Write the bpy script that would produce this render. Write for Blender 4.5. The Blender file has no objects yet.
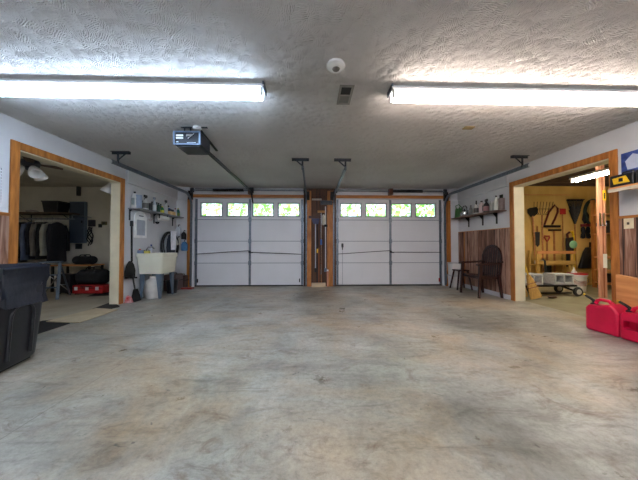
import bpy, bmesh, math, random
from mathutils import Vector, Matrix, Euler
random.seed(7)
PI = math.pi
SC = bpy.context.scene
COL = SC.collection

# ------------------------------------------------------------------ camera and measuring
F = 250.0
CAM_Z = 1.02
CAM_ROT = Euler((math.radians(90 + 1.146), 0, math.radians(-1.6)), 'XYZ')
CAM_M = CAM_ROT.to_matrix()
AX = {'x': 0, 'y': 1, 'z': 2}
XL, XR, YB, YF, H = -3.32, 3.70, 6.20, -1.4, 2.43


def P(u, v, axis, val):
    """the point of the room seen at a pixel, on the plane axis = val"""
    d = CAM_M @ Vector(((u - 319) / F, (240 - v) / F, -1))
    o = Vector((0, 0, CAM_Z))
    k = (val - o[AX[axis]]) / d[AX[axis]]
    return o + d * k


cam = bpy.data.objects.new('camera', bpy.data.cameras.new('camera'))
COL.objects.link(cam)
cam.location = (0, 0, CAM_Z)
cam.rotation_euler = CAM_ROT
cam.data.sensor_width = 36
cam.data.lens = F / 638 * 36
cam.data.clip_start = .02
SC.camera = cam


# ------------------------------------------------------------------ materials
def lin(c):
    return tuple(((x / 255) / 12.92 if x / 255 <= .04045 else ((x / 255 + .055) / 1.055) ** 2.4) for x in c) + (1,)


def mat(name, rgb, rough=.6, metal=0.0, var=.12, scale=6.0, stretch=(1, 1, 1), rgb2=None, bump=0.0, bscale=None,
        coat=0.0, detail=4, spec=.5):
    m = bpy.data.materials.new(name)
    m.use_nodes = True
    nt = m.node_tree
    b = nt.nodes['Principled BSDF']
    tc = nt.nodes.new('ShaderNodeTexCoord')
    mp = nt.nodes.new('ShaderNodeMapping')
    mp.inputs['Scale'].default_value = stretch
    nz = nt.nodes.new('ShaderNodeTexNoise')
    nz.inputs['Scale'].default_value = scale
    nz.inputs['Detail'].default_value = detail
    rp = nt.nodes.new('ShaderNodeValToRGB')
    c = lin(rgb)
    if rgb2 is None:
        rp.color_ramp.elements[0].color = tuple(max(0, x * (1 - var)) for x in c[:3]) + (1,)
        rp.color_ramp.elements[1].color = tuple(min(1, x * (1 + var)) for x in c[:3]) + (1,)
    else:
        rp.color_ramp.elements[0].color = c
        rp.color_ramp.elements[1].color = lin(rgb2)
    rp.color_ramp.elements[0].position = .32
    rp.color_ramp.elements[1].position = .68
    L = nt.links.new
    L(tc.outputs['Object'], mp.inputs['Vector'])
    L(mp.outputs['Vector'], nz.inputs['Vector'])
    L(nz.outputs['Fac'], rp.inputs['Fac'])
    L(rp.outputs['Color'], b.inputs['Base Color'])
    b.inputs['Roughness'].default_value = rough
    b.inputs['Metallic'].default_value = metal
    b.inputs['Coat Weight'].default_value = coat
    b.inputs['Specular IOR Level'].default_value = spec
    if bump:
        n2 = nt.nodes.new('ShaderNodeTexNoise')
        n2.inputs['Scale'].default_value = bscale or scale * 3
        n2.inputs['Detail'].default_value = 5
        bp = nt.nodes.new('ShaderNodeBump')
        bp.inputs['Strength'].default_value = bump
        bp.inputs['Distance'].default_value = .01
        L(mp.outputs['Vector'], n2.inputs['Vector'])
        L(n2.outputs['Fac'], bp.inputs['Height'])
        L(bp.outputs['Normal'], b.inputs['Normal'])
    return m


def emit_mat(name, rgb, strength):
    m = bpy.data.materials.new(name)
    m.use_nodes = True
    b = m.node_tree.nodes['Principled BSDF']
    b.inputs['Base Color'].default_value = (.8, .8, .8, 1)
    b.inputs['Emission Color'].default_value = lin(rgb)
    b.inputs['Emission Strength'].default_value = strength
    return m


def glass_mat(name):
    m = bpy.data.materials.new(name)
    m.use_nodes = True
    nt = m.node_tree
    for n in list(nt.nodes):
        nt.nodes.remove(n)
    out = nt.nodes.new('ShaderNodeOutputMaterial')
    mix = nt.nodes.new('ShaderNodeMixShader')
    tr = nt.nodes.new('ShaderNodeBsdfTransparent')
    gl = nt.nodes.new('ShaderNodeBsdfGlossy')
    gl.inputs['Roughness'].default_value = .05
    fr = nt.nodes.new('ShaderNodeFresnel')
    fr.inputs['IOR'].default_value = 1.4
    tr.inputs['Color'].default_value = (.93, .97, .95, 1)
    L = nt.links.new
    L(fr.outputs[0], mix.inputs[0])
    L(tr.outputs[0], mix.inputs[1])
    L(gl.outputs[0], mix.inputs[2])
    L(mix.outputs[0], out.inputs[0])
    return m


def ramp(nt, stops):
    r = nt.nodes.new('ShaderNodeValToRGB')
    e = r.color_ramp.elements
    while len(e) < len(stops):
        e.new(.5)
    for i, (p, c) in enumerate(stops):
        e[i].position = p
        e[i].color = c if len(c) == 4 else lin(c)
    return r


def mixc(nt, fac, a, b, mode='MIX'):
    n = nt.nodes.new('ShaderNodeMix')
    n.data_type = 'RGBA'
    n.blend_type = mode
    for k, s in ((0, fac), (6, a), (7, b)):
        if hasattr(s, 'is_linked'):
            nt.links.new(s, n.inputs[k])
        else:
            n.inputs[k].default_value = s
    return n.outputs[2]


def floor_mat():
    m = bpy.data.materials.new('worn_concrete')
    m.use_nodes = True
    nt = m.node_tree
    b = nt.nodes['Principled BSDF']
    L = nt.links.new
    tc = nt.nodes.new('ShaderNodeTexCoord')

    def mp(scale, rot=0, loc=(0, 0, 0)):
        n = nt.nodes.new('ShaderNodeMapping')
        n.inputs['Scale'].default_value = scale
        n.inputs['Rotation'].default_value = (0, 0, rot)
        n.inputs['Location'].default_value = loc
        L(tc.outputs['Object'], n.inputs['Vector'])
        return n.outputs[0]

    def nz(vec, sc, det=6, rough=.6, dist=0):
        n = nt.nodes.new('ShaderNodeTexNoise')
        n.inputs['Scale'].default_value = sc
        n.inputs['Detail'].default_value = det
        n.inputs['Roughness'].default_value = rough
        n.inputs['Distortion'].default_value = dist
        L(vec, n.inputs['Vector'])
        return n.outputs['Fac']
    # broad mottling: cool grey against warm tan
    a = nz(mp((1, 1, 1)), 1.1, 7, .62, .4)
    r1 = ramp(nt, [(.32, (108, 106, 98)), (.5, (150, 150, 142)), (.68, (180, 180, 173))])
    L(a, r1.inputs[0])
    w = nz(mp((1, 1, 1), 0, (5, 3, 0)), .9, 6, .65, .6)
    rw = ramp(nt, [(.44, (0, 0, 0, 1)), (.66, (.6, .6, .6, 1))])
    L(w, rw.inputs[0])
    c = mixc(nt, rw.outputs[0], r1.outputs[0], lin((168, 142, 104)))
    # fine speckle
    s = nz(mp((1, 1, 1)), 26, 9, .85)
    rs = ramp(nt, [(.3, (.45, .44, .42, 1)), (.44, (.9, .9, .9, 1)), (.62, (1.2, 1.2, 1.2, 1))])
    L(s, rs.inputs[0])
    c = mixc(nt, 1.0, c, rs.outputs[0], 'MULTIPLY')
    # trowel and tyre smears running diagonally
    t = nz(mp((1.1, 4.2, 1), math.radians(-38)), 1.7, 8, .75, .8)
    rt = ramp(nt, [(.33, (.52, .49, .44, 1)), (.47, (.98, .98, .98, 1)), (.66, (1.15, 1.15, 1.15, 1))])
    L(t, rt.inputs[0])
    c = mixc(nt, .85, c, rt.outputs[0], 'MULTIPLY')
    # brown rust and oil stains
    o = nz(mp((1, 1.5, 1), .5, (2, 7, 0)), 3.2, 7, .72, 1.2)
    ro = ramp(nt, [(.56, (0, 0, 0, 1)), (.72, (.85, .85, .85, 1))])
    L(o, ro.inputs[0])
    c = mixc(nt, ro.outputs[0], c, lin((104, 86, 66)))
    # small dark spots
    o2 = nz(mp((1, 1.7, 1), .7, (9, 1, 0)), 7.5, 4, .6, .8)
    ro2 = ramp(nt, [(.7, (0, 0, 0, 1)), (.74, (.85, .85, .85, 1))])
    L(o2, ro2.inputs[0])
    c = mixc(nt, ro2.outputs[0], c, lin((60, 56, 52)))
    # saw-cut joint running to the doors
    sx = nt.nodes.new('ShaderNodeSeparateXYZ')
    L(tc.outputs['Object'], sx.inputs[0])
    d = nt.nodes.new('ShaderNodeMath')
    d.operation = 'ADD'
    L(sx.outputs[0], d.inputs[0])
    d.inputs[1].default_value = 1.62
    wob = nt.nodes.new('ShaderNodeMath')
    wob.operation = 'MULTIPLY_ADD'
    L(nz(mp((1, 1, 1)), 3, 4), wob.inputs[0])
    wob.inputs[1].default_value = .03
    L(d.outputs[0], wob.inputs[2])
    ab = nt.nodes.new('ShaderNodeMath')
    ab.operation = 'ABSOLUTE'
    L(wob.outputs[0], ab.inputs[0])
    lt = nt.nodes.new('ShaderNodeMath')
    lt.operation = 'LESS_THAN'
    L(ab.outputs[0], lt.inputs[0])
    lt.inputs[1].default_value = .0045
    mu = nt.nodes.new('ShaderNodeMath')
    mu.operation = 'MULTIPLY'
    L(lt.outputs[0], mu.inputs[0])
    mu.inputs[1].default_value = .4
    c = mixc(nt, mu.outputs[0], c, lin((80, 74, 66)))
    L(c, b.inputs['Base Color'])
    rr = ramp(nt, [(.3, (.24, .24, .24, 1)), (.7, (.5, .5, .5, 1))])
    L(nz(mp((1, 1, 1), 0, (3, 3, 0)), 2.4, 7, .7), rr.inputs[0])
    L(rr.outputs[0], b.inputs['Roughness'])
    b.inputs['Specular IOR Level'].default_value = .6
    bp = nt.nodes.new('ShaderNodeBump')
    bp.inputs['Strength'].default_value = .25
    bp.inputs['Distance'].default_value = .006
    L(s, bp.inputs['Height'])
    L(bp.outputs[0], b.inputs['Normal'])
    return m


def ceiling_mat():
    m = bpy.data.materials.new('stomped_ceiling_texture')
    m.use_nodes = True
    nt = m.node_tree
    b = nt.nodes['Principled BSDF']
    L = nt.links.new
    tc = nt.nodes.new('ShaderNodeTexCoord')
    # each voronoi cell is one stomp of the brush; its ridges fan in that cell's own direction
    vo = nt.nodes.new('ShaderNodeTexVoronoi')
    vo.inputs['Scale'].default_value = 14
    L(tc.outputs['Object'], vo.inputs['Vector'])
    nz = nt.nodes.new('ShaderNodeTexNoise')
    nz.inputs['Scale'].default_value = 9
    nz.inputs['Detail'].default_value = 3
    L(tc.outputs['Object'], nz.inputs['Vector'])
    rot = nt.nodes.new('ShaderNodeVectorRotate')
    rot.rotation_type = 'Z_AXIS'
    L(tc.outputs['Object'], rot.inputs['Vector'])
    sep = nt.nodes.new('ShaderNodeSeparateColor')
    L(vo.outputs['Color'], sep.inputs[0])
    ang = nt.nodes.new('ShaderNodeMath')
    ang.operation = 'MULTIPLY_ADD'
    L(sep.outputs[0], ang.inputs[0])
    ang.inputs[1].default_value = 6.28
    L(nz.outputs['Fac'], ang.inputs[2])
    L(ang.outputs[0], rot.inputs['Angle'])
    L(vo.outputs['Position'], rot.inputs['Center'])
    wv = nt.nodes.new('ShaderNodeTexWave')
    wv.inputs['Scale'].default_value = 27
    wv.inputs['Distortion'].default_value = 5
    wv.inputs['Detail'].default_value = 2
    wv.inputs['Detail Scale'].default_value = 2
    L(rot.outputs[0], wv.inputs['Vector'])
    mx = nt.nodes.new('ShaderNodeMath')
    mx.operation = 'MULTIPLY_ADD'
    L(vo.outputs['Distance'], mx.inputs[0])
    mx.inputs[1].default_value = -4
    L(wv.outputs['Fac'], mx.inputs[2])
    bp = nt.nodes.new('ShaderNodeBump')
    bp.inputs['Strength'].default_value = 1.0
    bp.inputs['Distance'].default_value = .014
    L(mx.outputs[0], bp.inputs['Height'])
    L(bp.outputs[0], b.inputs['Normal'])
    n3 = nt.nodes.new('ShaderNodeTexNoise')
    n3.inputs['Scale'].default_value = 1.3
    L(tc.outputs['Object'], n3.inputs['Vector'])
    r = ramp(nt, [(.3, (224, 221, 217)), (.7, (238, 236, 232))])
    L(n3.outputs['Fac'], r.inputs[0])
    L(r.outputs[0], b.inputs['Base Color'])
    b.inputs['Roughness'].default_value = .9
    return m


def plank_mat(name, cols, axis='y', width=.1, rough=.7):
    """vertical boards with a tone each and dark gaps; the boards run up z"""
    m = bpy.data.materials.new(name)
    m.use_nodes = True
    nt = m.node_tree
    b = nt.nodes['Principled BSDF']
    L = nt.links.new
    tc = nt.nodes.new('ShaderNodeTexCoord')
    sx = nt.nodes.new('ShaderNodeSeparateXYZ')
    L(tc.outputs['Object'], sx.inputs[0])
    dv = nt.nodes.new('ShaderNodeMath')
    dv.operation = 'DIVIDE'
    L(sx.outputs[{'x': 0, 'y': 1}[axis]], dv.inputs[0])
    dv.inputs[1].default_value = width
    fl = nt.nodes.new('ShaderNodeMath')
    fl.operation = 'FLOOR'
    L(dv.outputs[0], fl.inputs[0])
    fr = nt.nodes.new('ShaderNodeMath')
    fr.operation = 'FRACT'
    L(dv.outputs[0], fr.inputs[0])
    wn = nt.nodes.new('ShaderNodeTexWhiteNoise')
    wn.noise_dimensions = '1D'
    L(fl.outputs[0], wn.inputs['W'])
    mp = nt.nodes.new('ShaderNodeMapping')
    mp.inputs['Scale'].default_value = (14, 14, 1.1)
    L(tc.outputs['Object'], mp.inputs[0])
    nz = nt.nodes.new('ShaderNodeTexNoise')
    nz.inputs['Scale'].default_value = 2.2
    nz.inputs['Detail'].default_value = 7
    nz.inputs['Distortion'].default_value = .6
    L(mp.outputs[0], nz.inputs['Vector'])
    ad = nt.nodes.new('ShaderNodeMath')
    ad.operation = 'MULTIPLY_ADD'
    L(wn.outputs['Value'], ad.inputs[0])
    ad.inputs[1].default_value = .45
    L(nz.outputs['Fac'], ad.inputs[2])
    sb = nt.nodes.new('ShaderNodeMath')
    sb.operation = 'SUBTRACT'
    L(ad.outputs[0], sb.inputs[0])
    sb.inputs[1].default_value = .22
    n = len(cols)
    r = ramp(nt, [(.2 + .6 * i / (n - 1), c) for i, c in enumerate(cols)])
    L(sb.outputs[0], r.inputs[0])
    g = nt.nodes.new('ShaderNodeMath')
    g.operation = 'LESS_THAN'
    L(fr.outputs[0], g.inputs[0])
    g.inputs[1].default_value = .07
    c = mixc(nt, g.outputs[0], r.outputs[0], lin((34, 26, 22)))
    L(c, b.inputs['Base Color'])
    b.inputs['Roughness'].default_value = rough
    return m


M = {}
M['floor'] = floor_mat()
M['ceiling'] = ceiling_mat()
M['wall'] = mat('white_wall_paint', (206, 208, 212), .85, var=.05, scale=3, bump=.15, bscale=60)
M['cream'] = mat('cream_paint', (212, 204, 178), .7, var=.06, scale=5)
M['store_wall'] = mat('dusty_plaster', (200, 196, 184), .9, var=.1, scale=2.5)
M['tan_floor'] = mat('tan_concrete', (158, 148, 130), .6, rgb2=(176, 168, 150), scale=3, detail=7, bump=.1)
M['orange_wood'] = mat('orange_stained_wood', (142, 84, 32), .5, rgb2=(192, 124, 56), scale=3, stretch=(9, 9, 1.2), detail=6)
M['orange_wood_x'] = mat('orange_stained_wood_long', (142, 84, 32), .5, rgb2=(192, 124, 56), scale=3, stretch=(1.2, 1.2, 12), detail=6)
M['pink_wood'] = mat('raw_stud_wood', (176, 118, 92), .7, rgb2=(212, 158, 130), scale=3, stretch=(12, 12, 1), detail=6)
M['light_wood'] = mat('light_plywood', (196, 128, 74), .55, rgb2=(222, 160, 100), scale=2.5, stretch=(1, 1, 7), detail=6)
M['brown_board'] = mat('brown_shelf_board', (92, 62, 50), .6, rgb2=(128, 92, 74), scale=3, stretch=(1, 1, 6))
M['grey_board'] = mat('grey_shelf_board', (126, 128, 134), .6, var=.12, scale=5)
M['planks'] = plank_mat('barn_board_paneling', [(70, 46, 36), (134, 94, 74), (182, 148, 130), (110, 72, 54)], 'y', .13)
M['pier_boards'] = plank_mat('dark_pier_boards', [(52, 34, 24), (92, 60, 40), (66, 44, 32)], 'x', .1)
M['yellow_ply'] = mat('yellow_plywood', (192, 152, 76), .65, rgb2=(218, 184, 108), scale=2.2, stretch=(1, 1, .5), detail=7)
M['dark_wood'] = mat('dark_joist_wood', (62, 46, 32), .7, rgb2=(92, 70, 50), scale=4, stretch=(1, 6, 6))
M['door_white'] = mat('painted_steel_door', (212, 214, 219), .45, var=.03, scale=2, bump=.05, bscale=30)
M['steel'] = mat('galvanised_steel', (112, 122, 132), .38, metal=.8, var=.2, scale=30)
M['dark_steel'] = mat('dark_painted_steel', (52, 56, 62), .45, metal=.5, var=.2, scale=20)
M['black_metal'] = mat('black_metal', (22, 22, 24), .4, metal=.4, var=.2)
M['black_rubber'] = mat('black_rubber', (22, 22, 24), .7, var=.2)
M['black_plastic'] = mat('black_plastic', (24, 25, 30), .38, var=.2, scale=20)
M['bag_plastic'] = mat('black_bag_plastic', (26, 30, 42), .28, var=.2, scale=8, bump=.4, bscale=12)
M['chrome'] = mat('chrome_metal', (200, 200, 205), .15, metal=1, var=.03)
M['white_plastic'] = mat('white_plastic', (222, 222, 220), .4, var=.03)
M['tub'] = mat('cream_tub_plastic', (222, 222, 204), .4, var=.04, scale=4)
M['slate'] = mat('slate_blue_steel', (92, 108, 124), .5, var=.08)
M['fixture'] = mat('fixture_enamel', (238, 240, 244), .4, var=.03)
M['tube_cool'] = emit_mat('cool_fluorescent_tube', (206, 229, 255), 11)
M['tube_warm'] = emit_mat('warm_fluorescent_tube', (255, 236, 224), 11)
M['tube_shed'] = emit_mat('shed_fluorescent_tube', (255, 244, 218), 34)
M['tube_fill'] = emit_mat('added_fill_tube', (244, 246, 255), 11)
M['tube_store_fill'] = emit_mat('added_storeroom_tube', (255, 250, 240), 4.5)
M['glass'] = glass_mat('window_glass')
M['red'] = mat('red_fuel_plastic', (206, 12, 64), .42, var=.1, scale=5, bump=.05)
M['red_gloss'] = mat('red_paint', (176, 30, 34), .4, var=.1)
M['yellow'] = mat('yellow_plastic', (226, 184, 30), .45, var=.06)
M['blue'] = mat('blue_plastic', (44, 96, 176), .4, var=.08)
M['teal'] = mat('teal_plastic', (50, 112, 100), .4, var=.08)
M['green'] = mat('green_plastic', (70, 122, 72), .45, var=.12)
M['navy'] = mat('navy_print', (30, 48, 108), .4, rgb2=(60, 86, 156), scale=14)
M['brown_plastic'] = mat('dark_brown_resin', (52, 28, 26), .2, var=.15, scale=8)
M['concrete_block'] = mat('grey_concrete_block', (176, 178, 178), .95, var=.15, scale=40, bump=.4)
M['straw'] = mat('broom_straw', (150, 112, 50), .8, rgb2=(196, 156, 84), scale=5, stretch=(30, 30, 1))
M['handle_wood'] = mat('turned_handle_wood', (150, 96, 52), .5, rgb2=(184, 128, 76), scale=4, stretch=(1, 1, 6))
M['yellow_handle'] = mat('yellow_painted_handle', (206, 166, 40), .5, var=.1)
M['paper'] = mat('white_paper', (226, 226, 222), .7, var=.03)
M['black_cloth'] = mat('black_cloth', (24, 24, 28), .9, var=.3, scale=8, bump=.3)


def colour(rgb, rough=.5, metal=0):
    k = 'c%d_%d_%d_%d' % (rgb[0], rgb[1], rgb[2], int(metal * 9))
    if k not in M:
        M[k] = mat('paint_' + k, rgb, rough, metal, var=.1, scale=9)
    return M[k]


# ------------------------------------------------------------------ mesh building
class MB:
    def __init__(self):
        self.b = bmesh.new()

    def box(self, x0, y0, z0, x1, y1, z1, mtx=None):
        x0, x1 = sorted((x0, x1)); y0, y1 = sorted((y0, y1)); z0, z1 = sorted((z0, z1))
        vs = [self.b.verts.new(v) for v in ((x0, y0, z0), (x1, y0, z0), (x1, y1, z0), (x0, y1, z0),
                                            (x0, y0, z1), (x1, y0, z1), (x1, y1, z1), (x0, y1, z1))]
        for f in ((3, 2, 1, 0), (4, 5, 6, 7), (0, 1, 5, 4), (1, 2, 6, 5), (2, 3, 7, 6), (3, 0, 4, 7)):
            self.b.faces.new([vs[i] for i in f])
        if mtx:
            for v in vs:
                v.co = mtx @ v.co
        return self

    def hexa(self, bot, top):
        """a solid between two rings of points"""
        a = [self.b.verts.new(p) for p in bot]
        c = [self.b.verts.new(p) for p in top]
        n = len(a)
        self.b.faces.new(a[::-1]); self.b.faces.new(c)
        for i in range(n):
            self.b.faces.new((a[i], a[(i + 1) % n], c[(i + 1) % n], c[i]))
        return self

    def prism(self, pts, axis, a, b_):
        """polygon in the plane across axis, extruded from a to b_"""
        def q(p, t):
            if axis == 'x': return (t, p[0], p[1])
            if axis == 'y': return (p[0], t, p[1])
            return (p[0], p[1], t)
        return self.hexa([q(p, a) for p in pts], [q(p, b_) for p in pts])

    def sweep(self, pts, prof, up=(0, 0, 1), closed=False):
        """profile [(side, up)] swept along pts; prof may be a function of the step"""
        pts = [Vector(p) for p in pts]
        n = len(pts)
        rings = []
        up = Vector(up)
        prev = None
        for i, p in enumerate(pts):
            if closed:
                t = pts[(i + 1) % n] - pts[i - 1]
            else:
                t = pts[min(i + 1, n - 1)] - pts[max(i - 1, 0)]
            t.normalize()
            ref = up if prev is None else prev
            s = t.cross(ref)
            if s.length < 1e-4:
                s = t.cross(Vector((1, 0, 0)) if abs(t.x) < .9 else Vector((0, 1, 0)))
            s.normalize()
            w = s.cross(t).normalized()
            prev = w
            pr = prof(i) if callable(prof) else prof
            rings.append([self.b.verts.new(p + s * a + w * c) for a, c in pr])
        m = len(rings[0])
        for i in range(n if closed else n - 1):
            A, B = rings[i], rings[(i + 1) % n]
            for j in range(m):
                self.b.faces.new((A[j], A[(j + 1) % m], B[(j + 1) % m], B[j]))
        if not closed:
            self.b.faces.new(rings[0][::-1]); self.b.faces.new(rings[-1])
        return self

    def tube(self, pts, r, n=8, closed=False):
        def pr(i):
            q = r[i] if isinstance(r, (list, tuple)) else r
            return [(q * math.cos(2 * PI * k / n), q * math.sin(2 * PI * k / n)) for k in range(n)]
        return self.sweep(pts, pr, closed=closed)

    def bar(self, p0, p1, w, h, up=(0, 0, 1)):
        return self.sweep([p0, p1], [(-w / 2, -h / 2), (w / 2, -h / 2), (w / 2, h / 2), (-w / 2, h / 2)], up)

    def lathe(self, prof, c=(0, 0, 0), n=16, sx=1, sy=1):
        """profile [(r, z)] turned about z"""
        rings = []
        for r, z in prof:
            r = max(r, .0008)
            rings.append([self.b.verts.new((c[0] + sx * r * math.cos(2 * PI * k / n), c[1] + sy * r * math.sin(2 * PI * k / n), c[2] + z)) for k in range(n)])
        for A, B in zip(rings, rings[1:]):
            for j in range(n):
                self.b.faces.new((A[j], A[(j + 1) % n], B[(j + 1) % n], B[j]))
        self.b.faces.new(rings[0][::-1]); self.b.faces.new(rings[-1])
        return self

    def rings(self, rings):
        R = [[self.b.verts.new(p) for p in r] for r in rings]
        m = len(R[0])
        for A, B in zip(R, R[1:]):
            for j in range(m):
                self.b.faces.new((A[j], A[(j + 1) % m], B[(j + 1) % m], B[j]))
        self.b.faces.new(R[0][::-1]); self.b.faces.new(R[-1])
        return self

    def blob(self, c, r, jitter=.0, seed=0, sub=2):
        m = Matrix.Translation(c) @ Matrix.Diagonal((r[0], r[1], r[2], 1))
        g = bmesh.ops.create_icosphere(self.b, subdivisions=sub, radius=1, matrix=m)
        rd = random.Random(seed)
        if jitter:
            for v in g['verts']:
                v.co += (v.co - Vector(c)) * rd.uniform(-jitter, jitter)
        return self

    def grid(self, f, nu, nv, thick=0):
        """a sheet through f(i/nu, j/nv), given thickness along its normals"""
        V = [[self.b.verts.new(f(i / nu, j / nv)) for j in range(nv + 1)] for i in range(nu + 1)]
        fs = [self.b.faces.new((V[i][j], V[i + 1][j], V[i + 1][j + 1], V[i][j + 1])) for i in range(nu) for j in range(nv)]
        if thick:
            self.b.normal_update()
            bmesh.ops.solidify(self.b, geom=fs, thickness=thick)
        return self

    def xf(self, m):
        for v in self.b.verts:
            v.co = m @ v.co
        return self

    def build(self, name, material, parent=None, bevel=0, smooth=False, loc=None, label=None):
        bmesh.ops.recalc_face_normals(self.b, faces=self.b.faces)
        if loc is not None:                      # world-space mesh, origin moved to loc
            for v in self.b.verts:
                v.co -= Vector(loc)
        me = bpy.data.meshes.new(name)
        self.b.to_mesh(me)
        self.b.free()
        me.materials.append(material)
        o = bpy.data.objects.new(name, me)
        COL.objects.link(o)
        if parent is not None:
            o.parent = parent
        if loc is not None and parent is None:
            o.location = loc
        if smooth:
            for p in me.polygons:
                p.use_smooth = True
            if hasattr(me, 'set_sharp_from_angle'):
                me.set_sharp_from_angle(angle=math.radians(40))
        if bevel:
            md = o.modifiers.new('bevel', 'BEVEL')
            md.width = bevel
            md.segments = 2
            md.limit_method = 'ANGLE'
            md.angle_limit = math.radians(40)
        if label:
            o['label'] = label
        return o


def tag(o, label, cat, group=None, kind=None):
    o['label'] = label
    o['category'] = cat
    if group: o['group'] = group
    if kind: o['kind'] = kind
    return o


def thing(name, label, cat, loc=(0, 0, 0), rotz=0, group=None):
    o = bpy.data.objects.new(name, None)
    COL.objects.link(o)
    o.location = loc
    o.rotation_euler = (0, 0, rotz)
    o.empty_display_size = .1
    return tag(o, label, cat, group)


def struct(name, mb, m, parent=None, **k):
    o = mb.build(name, m, parent, **k)
    if parent is None:
        o['kind'] = 'structure'
    return o


def copy_tree(o, parent=None):
    c = o.copy()
    COL.objects.link(c)
    c.parent = parent
    for ch in list(o.children):
        copy_tree(ch, c)
    return c


def rring(cx, cy, z, hx, hy, r, n=4):
    """rounded rectangle ring"""
    pts = []
    for (sx, sy, a0) in ((1, 1, 0), (-1, 1, PI / 2), (-1, -1, PI), (1, -1, 3 * PI / 2)):
        for k in range(n + 1):
            a = a0 + PI / 2 * k / n
            pts.append((cx + sx * (hx - r) + r * math.cos(a), cy + sy * (hy - r) + r * math.sin(a), z))
    return pts


# ================================================================== THE SETTING
SX0, SX1 = -8.2, XL - .15          # storeroom on the left
HX0, HX1 = XR + .18, 8.6           # tool shed on the right
LO = (2.90, 4.41)                  # left opening along y
RO = (2.98, 4.47)                  # right opening
OZ = 2.10

struct('floor', MB().box(XL - .16, YF, -.12, XR + .18, YB + .25, 0), M['floor'])
struct('floor_storeroom', MB().box(SX0, 1.4, -.12, XL - .16, YB, 0.0), M['tan_floor'])
struct('floor_shed', MB().box(XR + .18, 1.4, -.12, HX1, YB + .1, 0.0), mat('shed_concrete', (146, 140, 112), .5, rgb2=(124, 116, 90), scale=4, detail=7))
struct('ceiling', MB().box(XL - .15, YF, H, XR + .18, YB, H + .1), M['ceiling'])
struct('ceiling_storeroom', MB().box(SX0, 1.4, H, XL - .15, YB, H + .1), M['store_wall'])
struct('ceiling_shed', MB().box(XR + .18, 1.4, 2.72, HX1, YB + .1, 2.8), M['dark_wood'])

b = MB()
b.box(SX1, YF, 0, XL, LO[0], H); b.box(SX1, LO[1], 0, XL, YB, H); b.box(SX1, LO[0], OZ, XL, LO[1], H)
struct('wall_left', b, M['wall'])
b = MB()
b.box(XR, YF, 0, HX0, RO[0], H); b.box(XR, RO[1], 0, HX0, YB, H); b.box(XR, RO[0], OZ, HX0, RO[1], H)
struct('wall_right', b, M['wall'])
# shallow boxed band along the top of the side walls and its return on the back wall
b = MB().box(XL, 4.52, 2.13, XL + .05, YB, H).box(XL + .05, YB - .05, 2.13, -2.97, YB, H)
struct('trim_1', b, M['wall'], bevel=.004)
b = MB().box(XR - .05, 4.58, 2.13, XR, YB, H).box(3.42, YB - .05, 2.13, XR - .05, YB, H)
struct('trim_2', b, M['wall'], bevel=.004)

D1 = (-2.88, -.21); D2 = (.60, 3.27); DZ = 2.17
b = MB()
b.box(XL - .15, YB, 0, D1[0], YB + .15, H)
b.box(D1[1], YB + .02, 0, D2[0], YB + .15, H)
b.box(D2[1], YB, 0, XR + .18, YB + .15, H)
b.box(D1[0], YB, DZ, D1[1], YB + .15, H)
b.box(D2[0], YB, DZ, D2[1], YB + .15, H)
struct('wall_back', b, M['wall'])
struct('wall_back_pier', MB().box(D1[1] + .001, YB, 0, D2[0] - .001, YB + .02, H), M['pier_boards'])
b = MB()
for x0_, x1_ in (D1, D2):
    b.box(x0_ + .001, YB + .09, 0, x0_ + .06, YB + .14, DZ); b.box(x1_ - .06, YB + .09, 0, x1_ - .001, YB + .14, DZ); b.box(x0_ + .06, YB + .09, DZ - .06, x1_ - .06, YB + .14, DZ)
struct('trim_24', b, M['wall'])  # unseen stop boards added behind the door edges to block leaking daylight
struct('wall_shed_left', MB().box(XR + .1, 1.4, H + .101, HX0, YB + .1, 2.72), M['yellow_ply'])
struct('wall_front', MB().box(XL - .15, YF - .12, 0, XR + .18, YF, H), M['wall'])

# storeroom and shed shells
struct('wall_storeroom_back', MB().box(SX0, YB, 0, SX1 - .001, YB + .12, H), M['store_wall'])
struct('wall_storeroom_left', MB().box(SX0 - .12, 1.4, 0, SX0, YB, H), M['store_wall'])
struct('wall_storeroom_front', MB().box(SX0, 1.28, 0, SX1, 1.4, H), M['store_wall'])
struct('wall_shed_back', MB().box(HX0 + .001, YB + .02, 0, HX1, YB + .12, 2.72), M['yellow_ply'])
struct('wall_shed_right', MB().box(HX1, 1.4, 0, HX1 + .1, YB + .1, 2.72), M['yellow_ply'])
struct('wall_shed_front', MB().box(HX0, 1.3, 0, HX1, 1.4, 2.72), M['yellow_ply'])


def casing(y0, y1, x, s, name):
    """casing boards round an opening: outer edges y0..y1, standing s metres proud of x"""
    w = .085
    b = MB()
    b.box(x, y0, 0, x + s, y0 + w, 2.185); b.box(x, y1 - w, 0, x + s, y1, 2.185)
    b.box(x, y0 + w, 2.185 - w, x + s, y1 - w, 2.185)
    return struct(name, b, M['orange_wood'], bevel=.004)


casing(LO[0] - .08, LO[1] + .08, XL, .02, 'trim_3')
casing(RO[0] - .08, RO[1] + .08, XR, -.02, 'trim_4')
# white jamb linings
b = MB().box(SX1, LO[1] - .012, 0, XL, LO[1], OZ).box(SX1, LO[0], 0, XL, LO[0] + .012, OZ).box(SX1, LO[0] + .012, OZ - .012, XL, LO[1] - .012, OZ)
struct('trim_5', b, M['cream'])
b = MB().box(XR, RO[1] - .012, 0, HX0, RO[1], OZ).box(XR, RO[0], 0, HX0, RO[0] + .012, OZ).box(XR, RO[0] + .012, OZ - .012, HX0, RO[1] - .012, OZ)
struct('trim_6', b, M['cream'])
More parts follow.
